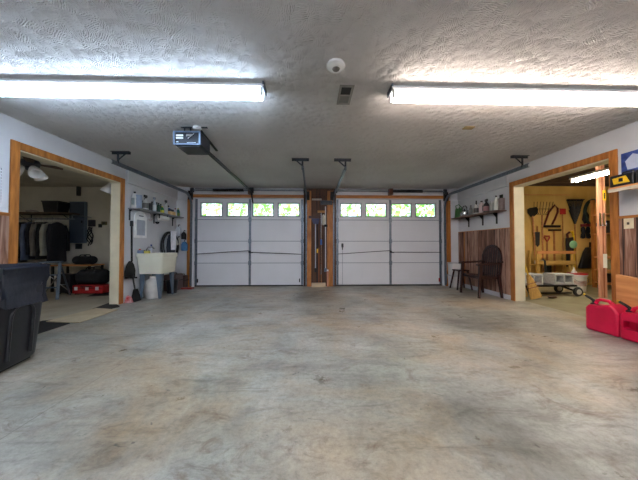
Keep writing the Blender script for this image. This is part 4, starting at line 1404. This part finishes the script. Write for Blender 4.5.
# dark stool behind it and white boxes
t = thing('wooden_stool', 'dark splayed leg stool behind the resin armchair', 'stool', (3.46, 5.74, 0))
MB().box(-.13, -.13, .42, .13, .13, .45).build('seat', M['brown_plastic'], t, bevel=.006)
for sx in (-1, 1):
    for sy in (-1, 1):
        MB().hexa([(sx * .17 - .014, sy * .15 - .014, 0), (sx * .17 + .014, sy * .15 - .014, 0), (sx * .17 + .014, sy * .15 + .014, 0), (sx * .17 - .014, sy * .15 + .014, 0)],
                  [(sx * .1 - .014, sy * .1 - .014, .42), (sx * .1 + .014, sy * .1 - .014, .42), (sx * .1 + .014, sy * .1 + .014, .42), (sx * .1 - .014, sy * .1 + .014, .42)]).build('leg', M['brown_plastic'], t)
def wbox(x, y, z, sx, sy, sz, label):
    t = thing('storage_box', label, 'box', (x, y, z))
    MB().hexa([(-sx * .46, -sy * .46, 0), (sx * .46, -sy * .46, 0), (sx * .46, sy * .46, 0), (-sx * .46, sy * .46, 0)], [(-sx / 2, -sy / 2, sz - .03), (sx / 2, -sy / 2, sz - .03), (sx / 2, sy / 2, sz - .03), (-sx / 2, sy / 2, sz - .03)]).build('box_body', M['white_plastic'], t, bevel=.006)
    MB().box(-sx * .52, -sy * .52, sz - .03, sx * .52, sy * .52, sz).build('lid', colour((196, 196, 198)), t, bevel=.004)
    return t
wbox(3.5, 6.03, 0, .26, .22, .29, 'white box on the floor in the right back corner, lower of its stack')
wbox(3.5, 6.03, .291, .26, .22, .3, 'white box in the right back corner, upper of its stack')

# ================================================================== SHED (right)
SY = YB + .02
def hp(u, v, y=SY - .03):
    return P(u, v, 'y', y)
def hang(name, label, cat, u, v, y=SY - .04):
    p_ = hp(u, v, y)
    return thing(name, label, cat, (p_.x, y, p_.z))
K = 6.3 / 250     # metres per pixel on the shed's back wall

t = hang('shovel', 'round point shovel with black blade up, leftmost tool on the yellow wall', 'shovel', 532, 211)
sh = [(-5 * K, -2 * K), (-5.4 * K, 1.5 * K), (-3 * K, 3 * K), (0, 3.4 * K), (4 * K, 4.2 * K), (6 * K, 2 * K), (5 * K, -3 * K), (1 * K, -6 * K), (-2 * K, -6 * K)]
MB().prism(sh, 'y', -.02, -.005).build('blade', M['black_metal'], t, bevel=.01)
MB().tube([(-.0, -.01, -5 * K), (.04, -.01, -25 * K), (.05, -.01, -46 * K)], .018, 8).build('handle', M['handle_wood'], t)
t = hang('garden_fork', 'thin tined manure fork hanging tines up beside the shovel', 'fork', 542, 212)
b = MB()
for k in range(7):
    x = (k - 3) * .075
    b.tube([(x * .45, 0, -3 * K), (x, -.015, 1 * K), (x * 1.1, -.05, 10 * K)], .006, 5)
b.tube([(-.2, -.01, 3 * K), (.2, -.01, 3 * K)], .006, 5)
b.build('tines', M['black_metal'], t)
MB().tube([(0, 0, -3 * K), (0, 0, -60 * K)], .017, 8).build('handle', M['handle_wood'], t)
t = hang('edging_spade', 'narrow dark spade hanging low between shovel and fork', 'spade', 537, 232)
MB().prism([(-.06, 0), (.06, 0), (.05, -.32), (0, -.38), (-.05, -.32)], 'y', -.015, -.004).build('blade', M['dark_steel'], t)
MB().tube([(0, -.01, 0), (-.0, -.01, .15)], .016, 8).build('handle', M['handle_wood'], t)
t = hang('bow_saw', 'large triangular bow saw with dark frame on the yellow wall', 'saw', 550, 215)
MB().tube([(-6 * K, 0, -10 * K), (-1 * K, 0, 3 * K), (5 * K, 0, 10 * K), (8 * K, 0, 7 * K), (8 * K, 0, 3 * K), (5 * K, 0, -4 * K), (2 * K, 0, -9.5 * K)], .022, 8).build('saw_frame', colour((92, 36, 28), .4, .3), t, smooth=True)
MB().box(-7 * K, -.01, -12.5 * K, 10.5 * K, .005, -10.3 * K).build('saw_blade', M['black_metal'], t)
t = hang('mattock', 'long handled mattock hanging head up below the bow saw', 'mattock', 554, 231)
MB().tube([(0, 0, 0), (0, 0, -52 * K)], .02, 8).build('handle', M['handle_wood'], t)
MB().hexa([(-.15, -.03, -.0), (.16, -.03, .0), (.16, .0, .0), (-.15, .0, .0)], [(-.16, -.03, .045), (.17, -.03, .045), (.17, .0, .045), (-.16, .0, .045)]).build('head', M['black_metal'], t)
t = hang('spade', 'spade with red D grip up on the yellow wall, below the saw', 'spade', 547, 240)
MB().tube([(-.07, 0, .07), (0, 0, -.04), (.07, 0, .07), (.06, 0, .1), (-.06, 0, .1)], .018, 8, closed=True).build('grip', colour((150, 40, 36)), t)
MB().tube([(0, 0, -.05), (0, 0, -.65)], .018, 8).build('handle', M['handle_wood'], t)
MB().box(-.1, -.012, -1.0, .1, .0, -.63).build('blade', M['dark_steel'], t, bevel=.01)
t = hang('red_scraper', 'thin handled scraper with a red square head on the yellow wall', 'scraper', 562.5, 211.5)
MB().box(-.075, -.02, -.075, .075, 0, .075).build('head', M['red_gloss'], t, bevel=.008)
MB().tube([(0, 0, -.07), (0, 0, -1.55)], .011, 8).build('handle', M['handle_wood'], t)
t = hang('lawn_rake', 'black fan lawn rake hanging tines up on the yellow wall', 'rake', 575, 224)
b = MB()
for k in range(15):
    a = (k - 7) / 7
    b.tube([(0, 0, 0), (a * .11, -.01, 11 * K), (a * 8.3 * K, -.01, 24 * K), (a * 8.8 * K, -.05, 25 * K)], .008, 5)
b.box(-8.6 * K, -.02, 23.3 * K, 8.6 * K, -.004, 24.6 * K)
b.build('tines', M['black_metal'], t)
MB().prism([(-.02, 0), (.02, 0), (.16, 14 * K), (-.16, 14 * K)], 'y', -.006, .004).build('rake_plate', M['black_metal'], t)
MB().tube([(0, 0, 0), (0, 0, -50 * K)], .014, 8).build('handle', M['handle_wood'], t)
t = hang('garden_trimmer', 'black tool with round pale green guard hanging below the lawn rake', 'trimmer', 568.5, 243)
MB().prism([(-3.5 * K, 5 * K), (3 * K, 6 * K), (3.5 * K, -6 * K), (1 * K, -16 * K), (-3.5 * K, -24 * K), (-3.5 * K, -6 * K)], 'y', -.06, -.005).build('tool_body', M['black_plastic'], t, bevel=.012)
MB().lathe([(.09, -.02), (.10, 0), (.06, .02), (.01, .024)], n=20).xf(Matrix.Translation((2 * K, -.075, -1.5 * K)) @ Matrix.Rotation(PI / 2, 4, 'X')).build('guard', colour((150, 214, 170)), t, smooth=True)
MB().tube([(-2 * K, -.03, 5 * K), (-2.5 * K, -.03, 9 * K), (0, -.03, 11 * K)], .025, 8).build('grip', colour((80, 30, 26)), t, smooth=True)
t = hang('garden_tool', 'long yellow handled tool hanging right of the green guard', 'garden tool', 573.5, 236)
MB().tube([(-3 * K, 0, 4 * K), (-1 * K, 0, 5 * K), (0, 0, 0), (.01, 0, -38 * K)], .022, 8).build('handle', M['yellow'], t)
MB().box(-.03, -.02, -38 * K - .12, .05, .0, -38 * K).build('tip', M['yellow_handle'], t)
t = hang('garden_gloves', 'pair of dark work gloves with red cuffs hanging on the yellow wall', 'gloves', 584, 226)
for s, dx in ((-1, -.06), (1, .07)):
    b = MB().blob((dx, -.03, -.12), (.055, .03, .12), .05, 3 + s)
    for q in range(4):
        b.tube([(dx + (q - 1.5) * .026, -.03, -.2), (dx + (q - 1.5) * .034 + s * .01, -.03, -.33 + .015 * abs(q - 1.5))], [.015, .011], 6)
    b.tube([(dx - s * .04, -.03, -.1), (dx - s * .09, -.03, -.2)], [.016, .012], 6)
    b.build('glove', M['black_cloth'], t, smooth=True)
    MB().box(dx - .045, -.055, -.02, dx + .045, -.005, .05).build('cuff', colour((130, 40, 44)), t, bevel=.006)
t = hang('strap_bundle', 'black strap bundle hanging above the gloves', 'strap', 584.5, 212)
MB().tube([(0, -.02, 0), (.05, -.02, -.08), (.04, -.02, -.26), (-.01, -.02, -.28), (-.05, -.02, -.2), (-.02, -.02, -.04)], .03, 8, closed=True).build('strap_loop', M['black_cloth'], t, smooth=True)
t = hang('garden_hose', 'dark green garden hose coiled on the yellow wall behind the stud post', 'hose', 592.5, 213)
for k in range(5):
    pts = [(math.cos(2 * PI * i / 24) * (.2 + .014 * k), -.02 - .02 * (k % 2) , (.3 + .012 * k) * math.sin(2 * PI * i / 24)) for i in range(24)]
    MB().tube(pts, .014, 6, closed=True).build('hose_turn', colour((34, 52, 42)), t, smooth=True)
MB().tube([(0, .02, .28), (0, -.07, .28), (0, -.07, .33)], .01, 6).build('hook', M['dark_steel'], t)
# dark angular panel low on the wall
t = hang('snow_scoop', 'black snow scoop leaning low on the yellow wall behind the bucket', 'scoop', 585, 268, SY - .03)
MB().prism([(-8.5 * K, 0), (9.5 * K, 0), (9.5 * K, 17 * K), (6 * K, 21 * K), (0, 21 * K), (-3 * K, 16 * K)], 'y', -.08, -.005).build('scoop_pan', M['black_plastic'], t, bevel=.02)
MB().tube([(4 * K, -.04, 20 * K), (4.5 * K, -.03, 26 * K)], .02, 8).build('handle', M['black_metal'], t)
# hanging row rail is trim; wooden rack low
t = thing('wooden_rack', 'low raw wood rack with two rails under the hanging tools', 'rack', (hp(546, 285).x, SY - .32, 0))
z1, z2 = P(546, 262, 'y', SY - .35).z, P(546, 253, 'y', SY - .35).z
MB().box(-.5, -.03, z1 - .05, .45, 0, z1 + .03).build('front_rail', M['yellow_ply'], t, bevel=.004)
MB().box(-.5, -.03, z2 - .02, .45, .0, z2 + .05).build('front_rail', M['light_wood'], t, bevel=.004)
for x in (-.46, .41):
    for y in (.0, .2):
        MB().box(x - .03, y, 0, x + .03, y + .04, z2 + .05).build('post', M['yellow_ply'], t)
MB().box(-.5, .0, z1 - .08, .45, .24, z1 - .055).build('shelf_board', M['yellow_ply'], t)
o = MB().box(-.1, -.06, 0, .1, .06, .08).build('tin_box', colour((200, 190, 176)), bevel=.006)
o.location = (hp(534, 262).x, SY - .2, z1 - .054)
tag(o, 'pale tin box on the low wood rack', 'box')
o = MB().box(-.14, -.06, 0, .14, .06, .07).build('tin_box', colour((60, 42, 34)), bevel=.006)
o.location = (hp(549, 262).x, SY - .2, z1 - .054)
tag(o, 'dark brown box on the low wood rack', 'box')

# hand truck lying flat as a cart, with cinder blocks
def block(x, y, z, rz, label):
    t = thing('cinder_block', label, 'concrete block', (x, y, z), rz, 'cinder blocks on the cart')
    b = MB()
    L, D, Hh = .2, .13, .21
    # cores run along y so the holes face the doorway
    b.box(-L, -D, 0, L, D, .03); b.box(-L, -D, Hh - .03, L, D, Hh)
    for x_ in (-L + .016, 0, L - .016):
        b.box(x_ - .016, -D, .03, x_ + .016, D, Hh - .03)
    b.box(-L + .032, D - .03, .03, L - .032, D, Hh - .03)
    b.build('block_body', M['concrete_block'], t, bevel=.004)
    return t
cz = .245
ca = P(556, 285, 'z', cz); 
t = thing('hand_truck', 'black platform hand truck carrying the concrete blocks', 'hand truck', (4.6, 4.98, 0))
def cp(u, v, y=4.95):
    return P(u, v, 'y', y)
xa, xb = cp(522, 285).x - 4.6, cp(572, 285).x - 4.6
b = MB()
b.box(xa, -.13, .19, xb, -.1, .215); b.box(xa, .17, .19, xb, .2, .215)
for k in range(6):
    x = xa + (xb - xa) * (k + .03) / 5.2
    b.box(x, -.1, .19, x + .04, .17, .213)
b.build('frame', M['black_metal'], t)
MB().box(xa, -.13, .216, xb, .2, .226).build('deck', M['black_plastic'], t)
b = MB().box(xa + .1, -.12, .05, xb - .1, -.09, .075).bar((xa + .1, -.1, .06), (xa + .02, -.1, .2), .03, .03).bar((xb - .3, -.1, .2), (xb - .02, -.1, .1), .03, .03)
b.build('lower_frame', M['black_metal'], t)
for x in (xb - .02, xa + .12):
    for y in (-.16, .23):
        b = MB().lathe([(.05, -.022), (.085, -.02), (.095, 0), (.085, .02), (.05, .022)], n=22).xf(Matrix.Translation((x, y, .095)) @ Matrix.Rotation(PI / 2, 4, 'X'))
        w_ = b.build('wheel', M['black_rubber'], t, smooth=True)
        MB().lathe([(.05, -.026), (.05, .026)], n=16).xf(Matrix.Translation((x, y, .095)) @ Matrix.Rotation(PI / 2, 4, 'X')).build('wheel_hub', colour((170, 166, 158)), w_)
MB().tube([(xb - .3, .19, .21), (xb - .3, .22, .45), (xb - .32, .22, .68), (xb - .36, .22, .72)], .018, 8).build('handle', M['dark_steel'], t, smooth=True)
block(cp(529, 280, 5.0).x, 5.02, .227, .06, 'grey concrete block at the left end of the hand truck')
block(cp(559, 280, 5.0).x, 5.02, .227, .02, 'grey concrete block at the right end of the hand truck by the bucket')

# bucket
p_ = P(578, 292, 'z', 0)
t = thing('bucket', 'white plastic bucket with red lid in the tool room', 'bucket', (p_.x + .16, p_.y + .15, 0))
MB().lathe([(.13, 0), (.15, .33), (.165, .335), (.165, .36), (.15, .365)], n=26).build('bucket_body', M['white_plastic'], t, smooth=True)
MB().lathe([(.165, .365), (.17, .37), (.17, .395), (.15, .40), (.0, .395)], n=26).build('lid', M['red_gloss'], t, smooth=True)
MB().lathe([(.144, .12), (.148, .24)], n=26).build('printed_band', mat('bucket_print', (206, 206, 206), .5, rgb2=(168, 120, 112), scale=10), t)
MB().tube([(-.165, 0, .31)] + [(-.165 * math.cos(a), -.04 - .12 * math.sin(a), .31 - .12 * math.sin(a)) for a in [PI * k / 10 for k in range(1, 10)]] + [(.165, 0, .31)], .004, 5).build('handle', M['steel'], t)
t = thing('funnel', 'white funnel resting on the red bucket lid', 'funnel', (p_.x + .05, p_.y + .12, .402))
MB().lathe([(.055, 0), (.05, .01), (.015, .08), (.01, .12)], n=16).build('cone', M['white_plastic'], t, smooth=True)

# corn brooms leaning by the jamb
def corn_broom(base, lean, L, label, rz, hm, ss=1):
    t = thing('corn_broom', label, 'broom', base, rz, 'corn brooms by the right doorway')
    d = Vector(lean).normalized()
    q = Vector((0, 0, 1)).rotation_difference(d).to_matrix().to_4x4()
    MB().rings([[(w * math.cos(a), .035 * ss * math.sin(a), z) for a in [2 * PI * k / 18 for k in range(18)]] for z, w in ((0, .115 * ss), (.06, .11 * ss), (.24, .085 * ss), (.38, .05 * ss), (.44, .022))]).xf(q).build('straw_head', M['straw'], t)
    MB().box(-.093 * ss, -.036 * ss, .2, .093 * ss, .036 * ss, .212).box(-.08 * ss, -.036 * ss, .28, .08 * ss, .036 * ss, .29).xf(q).build('stitching', colour((110, 60, 40)), t)
    MB().tube([(0, 0, .42), (0, 0, L)], .013, 8).xf(q).build('handle', hm, t, smooth=True)
    return t
p_ = P(541, 300, 'z', 0)
corn_broom((p_.x - .07, p_.y + .02, 0.03), (-.24, .12, 1), 1.1, 'corn broom with splayed straw leaning left by the right doorway, front', 0, M['yellow_handle'])
p_ = P(530, 299, 'z', 0)
corn_broom((p_.x, p_.y + .10, .02), (-.06, .18, 1), 1.12, 'corn broom with yellow handle upright against the right doorway jamb', .5, M['yellow_handle'], .8)
t = thing('garden_stake', 'black pole leaning beside the corn brooms in the right doorway', 'pole', (4.22, 4.85, 0))
MB().bar((.0, 0, .0), (-.28, .22, 1.15), .03, .03).build('stake', M['black_metal'], t)
p_ = P(552, 298.5, 'z', 0)
o = MB().blob((0, 0, .03), (.09, .05, .03), .1, 2).build('work_shoe', mat('brown_leather', (74, 50, 30), .6), smooth=True)
o.location = (p_.x, p_.y, 0.002)
tag(o, 'small brown leather lump on the floor by the corn brooms', 'leather scrap')

# stud post bundle
pc = P(601.5, 295, 'z', 0)
sx, sy = 5.65, 4.72
t = thing('stud_post', 'raw wood stud post standing floor to ceiling inside the tool room', 'post', (sx, sy, 0))
MB().box(-.07, -.022, 0, -.008, .022, 2.599).build('stud', M['pink_wood'], t, bevel=.003)
MB().box(-.006, -.02, 0, .025, .024, 2.599).build('stud', mat('red_stud_wood', (128, 70, 48), .7, rgb2=(166, 100, 70), scale=3, stretch=(12, 12, 1)), t, bevel=.003)
MB().box(.027, -.022, 0, .065, .022, 2.599).build('stud', M['pink_wood'], t, bevel=.003)
def sp(v):
    return P(601, v, 'y', sy - .05).z
o = MB().box(-.03, -.004, 0, .035, 0, sp(190) - sp(200)).build('notice_tag', M['yellow'])
o.location = (sx + .04, sy - .0225, sp(200))
tag(o, 'yellow notice tag near the top of the stud post', 'tag')
MB().box(-.012, -.006, .03, .016, -.0041, sp(190) - sp(200) - .05).build('printed_mark', M['black_plastic'], o)
o = MB().box(-.04, -.004, 0, .04, 0, sp(254) - sp(268)).build('paper_tag', M['paper'])
o.location = (sx + .03, sy - .0225, sp(268))
tag(o, 'white paper tag low on the stud post', 'tag')
for k, s in enumerate((-1, 1)):
    t = thing('door_hook', ('left' if s < 0 else 'right') + ' one of two steel hooks screwed to the stud post', 'hook', (sx + s * .035 - .02, sy - .0225, sp(226)))
    hh = sp(213) - sp(226)
    MB().box(-.018, -.012, 0, .018, 0, hh).build('plate', M['chrome'], t, bevel=.004)
    MB().tube([(0, -.012, .02), (0, -.05, .0), (0, -.05, .06)], .008, 6).build('hook_arm', M['chrome'], t)

# shelving unit behind the post, seen in the gap
t = thing('shelving_unit', 'wooden shelving unit seen between the stud post and the right casing', 'shelves', (7.25, 5.65, 0))
for x in (-.45, .6):
    for y in (-.2, .2):
        MB().box(x - .03, y - .03, 0, x + .03, y + .03, 2.1).build('upright', M['orange_wood'], t)
for z in (.12, .42, .72, 1.27, 1.72):
    MB().box(-.48, -.23, z, .63, .23, z + .025).build('shelf_board', M['light_wood'], t)
def crate(z, m, label, name, cat, h=.2, x=-.1):
    o = MB().box(-.25, -.15, 0, .25, .15, h).build(name, m, bevel=.02)
    o.location = (7.25 + x, 5.65, z)
    return tag(o, label, cat)
crate(.146, M['black_plastic'], 'black bin on the bottom shelf of the shelving unit', 'storage_bin', 'bin', .2)
crate(.446, mat('crumpled_wrap', (150, 156, 120), .6, bump=.8, bscale=9), 'pale wrapped bundle on the second lowest shelf of the unit', 'wrapped_bundle', 'bundle', .22)
crate(1.296, M['black_plastic'], 'black bin on the upper shelf of the shelving unit', 'storage_bin', 'bin', .3)

# ---- near right wall: shelf with tool boxes
t = thing('wall_shelf', 'wood shelf at the right edge of view holding yellow and black tool cases', 'shelf', (XR, 2.35, 0))
zs_ = P(618, 186, 'x', XR - .28).z
zs_ = 1.02 + 60 * 2.75 / 250
b = MB().box(-.26, -1.2, zs_ - .02, -.001, .45, zs_)
b.build('shelf_board', M['light_wood'], t, bevel=.003)
MB().box(-.262, -1.2, zs_ - .055, -.24, .45, zs_ - .0205).build('edge_strip', colour((196, 188, 170)), t)
for y in (-.9, .1):
    MB().box(-.22, y - .015, zs_ - .04, -.001, y + .015, zs_ - .0205).box(-.03, y - .015, zs_ - .25, -.001, y + .015, zs_ - .04).bar((-.02, y, zs_ - .22), (-.2, y, zs_ - .04), .02, .02).build('bracket', M['light_wood'], t)
def tcase(y, sy_, h, label):
    t = thing('tool_case', label, 'tool case', (XR - .17, y, zs_ + .001))
    MB().box(-.085, -sy_ / 2, 0, .07, sy_ / 2, h).build('case_body', M['black_plastic'], t, bevel=.012)
    MB().prism([(-sy_ * .36, h * .2), (sy_ * .3, h * .2), (sy_ * .36, h * .72), (-sy_ * .2, h * .82)], 'x', -.091, -.0845).build('front_panel', M['yellow'], t, bevel=.003)
    MB().box(-.099, -sy_ * .1, h * .35, -.09, sy_ * .06, h * .65).build('latch', M['black_plastic'], t, bevel=.003)
    MB().tube([(0, -sy_ * .25, h), (0, -sy_ * .2, h + .03), (0, sy_ * .2, h + .03), (0, sy_ * .25, h)], .01, 6).build('handle', M['black_plastic'], t)
    return t
tcase(2.68, .22, .13, 'black tool case with yellow front at the near shelf end by the casing')
tcase(2.45, .22, .14, 'black tool case with yellow front, second on the near right shelf')
tcase(2.22, .22, .14, 'black tool case with yellow front at the very right edge of view')
t = thing('product_box', 'blue printed box standing on the near right shelf behind the tool cases', 'box', (XR - .05, 2.42, zs_ + .001))
o2 = MB().box(-.045, -.3, 0, .045, .38, .40)
o2.build('carton', M['navy'], t, bevel=.003)
MB().prism([(.2, .2), (.32, .2), (.34, .3), (.27, .37), (.2, .33)], 'x', -.048, -.0455).build('printed_picture', colour((176, 186, 206)), t)
MB().box(-.048, -.25, .3, -.0455, .13, .34).build('printed_stripe', colour((120, 150, 206)), t)
MB().box(-.048, -.25, .2, -.0455, .1, .24).build('printed_stripe', colour((200, 210, 226)), t)

# light switch, power tool boxes, leaning plywood
p_ = P(629, 223.5, 'x', XR - .012)
t = thing('light_switch', 'cream light switch plate on the barn board paneling', 'light switch', (XR - .0125, p_.y, p_.z))
MB().box(-.006, -.045, -.06, 0, .045, .06).build('plate', colour((220, 212, 184)), t, bevel=.002)
MB().box(-.016, -.008, -.014, -.006, .008, .014).build('toggle', colour((90, 84, 74)), t)
t = thing('plywood_box', 'light orange plywood box against the right wall behind the fuel cans', 'wooden box', (3.63, 2.42, 0))
MB().hexa([(-.035, -.45, 0), (.04, -.45, 0), (.04, .455, 0), (-.035, .455, 0)], [(-.03, -.45, .56), (.04, -.45, .56), (.04, .455, .67), (-.03, .455, .67)]).build('box_body', M['light_wood'], t, bevel=.004)
MB().box(-.042, -.45, .5, -.032, .2, .515).build('edge_strip', M['handle_wood'], t)

# ---- red fuel cans
def fuel_can(x, y, rz, L, D, Hh, label, recess, spout_end=1, hump=True):
    t = thing('fuel_can', label, 'fuel can', (x, y, 0), rz, 'red fuel cans')
    prof = [(-L / 2 + .02, .0), (L / 2 - .02, 0), (L / 2, .02), (L / 2, Hh * .68)]
    if hump:
        prof += [(L * .38, Hh * .86), (L * .22, Hh * .93), (L * .1, Hh * .9), (-L * .02, Hh * .84), (-L / 2 + .03, Hh * .82), (-L / 2, Hh * .72), (-L / 2, .02)]
    else:
        prof += [(L * .42, Hh * .85), (-L * .1, Hh * .85), (-L / 2 + .03, Hh * .82), (-L / 2, Hh * .72), (-L / 2, .02)]
    b = MB().prism(prof, 'y', -D / 2, D / 2)
    o = b.build('can_body', M['red'], t, bevel=.028)
    o.modifiers['bevel'].segments = 4
    o.modifiers['bevel'].angle_limit = math.radians(60)
    if recess:
        cut = MB().box(-L * .40, -D, Hh * .32, -L * .05, D * 1.0, Hh * .58).build('recess_cutter', M['red'], None)
        bv = cut.modifiers.new('bevel', 'BEVEL'); bv.width = .025; bv.segments = 3
        dg = bpy.context.evaluated_depsgraph_get()
        cme = bpy.data.meshes.new_from_object(cut.evaluated_get(dg))
        # press the cutter only part of the depth into the near side
        for v in cme.vertices:
            v.co.y = -D if v.co.y < 0 else -D * .1
        cut.modifiers.clear()
        cut.data = cme
        cut.parent = t
        bo = o.modifiers.new('recess', 'BOOLEAN')
        bo.object = cut
        bo.solver = 'EXACT'
        bpy.context.view_layer.update()
        dg = bpy.context.evaluated_depsgraph_get()
        nm = bpy.data.meshes.new_from_object(o.evaluated_get(dg))
        o.modifiers.clear()
        o.data = nm
        bpy.data.objects.remove(cut, do_unlink=True)
    for p in o.data.polygons:
        p.use_smooth = True
    o.data.set_sharp_from_angle(angle=math.radians(35))
    MB().tube([(-L * .38, 0, Hh * .78), (-L * .30, 0, Hh * .95), (-L * .2, 0, Hh * 1.0), (L * .05, 0, Hh * .99), (L * .16, 0, Hh * .9)], [.02, .019, .018, .019, .024], 10).build('handle', M['red'], t, smooth=True)
    a = spout_end
    MB().lathe([(.03, 0), (.034, .005), (.034, .03), (.028, .035)], (a * L * .4, 0, Hh * .76 if a < 0 else Hh * .78), n=16).build('collar', M['black_plastic'], t)
    z0 = Hh * .88
    MB().tube([(a * L * .4, 0, z0 - .01), (a * L * .42, 0, z0 + .02), (a * (L * .42 + .03), 0, z0 + .04), (a * (L * .42 + .085), 0, z0 + .07)], [.018, .016, .014, .012], 10).build('spout', M['black_rubber'], t, smooth=True)
    MB().tube([(a * (L * .42 + .082), 0, z0 + .068), (a * (L * .42 + .1), 0, z0 + .078)], [.014, .011], 10).build('spout_cap', M['yellow'], t, smooth=True)
    return t


fuel_can(3.445, 2.835, math.radians(-83), .31, .2, .37, 'red plastic fuel can with black spout pointing left, on the floor by the right wall', False, -1)
fuel_can(3.47, 2.49, math.radians(-84), .36, .2, .36, 'red plastic fuel can with a grip recess, nearest the right edge of view', True, -1)

# ================================================================== OUTSIDE (seen through the door windows)
struct('ground_outside', MB().box(-30, YB + .25, -.14, 30, 60, -.04), mat('lawn', (96, 132, 58), .9, rgb2=(130, 160, 84), scale=2, detail=8))
struct('driveway', MB().box(-3.6, YB + .251, -.04, 4.0, 26, -.02), mat('drive_concrete', (190, 188, 180), .8, var=.08))
rd = random.Random(11)
b = MB()
for k in range(9000):
    cl = rd.choice(((-10, 15, 4.6, 3.0), (-6.2, 17, 5.2, 3.2), (-3.0, 19, 4.6, 2.6), (1.2, 20, 5.4, 3.0), (5.2, 17, 4.6, 2.8), (8.8, 16, 5.0, 3.2), (13, 18, 5, 3.6), (-15, 18, 5, 3.6)))
    while True:
        d = Vector((rd.uniform(-1, 1), rd.uniform(-1, 1), rd.uniform(-1, 1)))
        if .3 < d.length < 1: break
    c = Vector((cl[0], cl[1], cl[2])) + d * cl[3]
    s = rd.uniform(.10, .24)
    n = Vector((rd.uniform(-1, 1), rd.uniform(-1.4, .2), rd.uniform(-.3, 1))).normalized()
    u_ = n.orthogonal().normalized(); v_ = n.cross(u_)
    vs = [b.b.verts.new(c + u_ * s * q + v_ * s * .6 * w) for q, w in ((-1, 0), (0, -1), (1, 0), (0, 1))]
    b.b.faces.new(vs)
o = b.build('tree_foliage', mat('spring_leaves', (96, 168, 60), .6, rgb2=(150, 206, 96), scale=1.4), loc=(0, 17, 4.8))
o['kind'] = 'stuff'
tag(o, 'sunlit green tree foliage seen through the garage door windows', 'foliage', kind='stuff')

sun = bpy.data.objects.new('sun', bpy.data.lights.new('sun', 'SUN'))
COL.objects.link(sun)
sun.data.energy = 1.5
sun.data.angle = math.radians(2)
sun.data.color = (1, .96, .9)
sun.rotation_euler = (math.radians(38), 0, math.radians(-30))     # shines away from the house, onto the trees

w = bpy.data.worlds.new('sky')
SC.world = w
w.use_nodes = True
nt = w.node_tree
bg = nt.nodes['Background']
sky = nt.nodes.new('ShaderNodeTexSky')
sky.sky_type = 'NISHITA'
sky.sun_disc = False
sky.sun_elevation = math.radians(45)
sky.sun_rotation = math.radians(200)
sky.air_density = 1.0
sky.dust_density = 3.0
nt.links.new(sky.outputs[0], bg.inputs[0])
bg.inputs[1].default_value = .45

vs = SC.view_settings
vs.view_transform = 'Standard'
vs.look = 'None'
vs.exposure = 1.85
vs.gamma = 1
vs.use_curve_mapping = False
SC.cycles.max_bounces = 10
SC.cycles.diffuse_bounces = 6
SC.cycles.sample_clamp_indirect = 6
SC.cycles.use_denoising = True
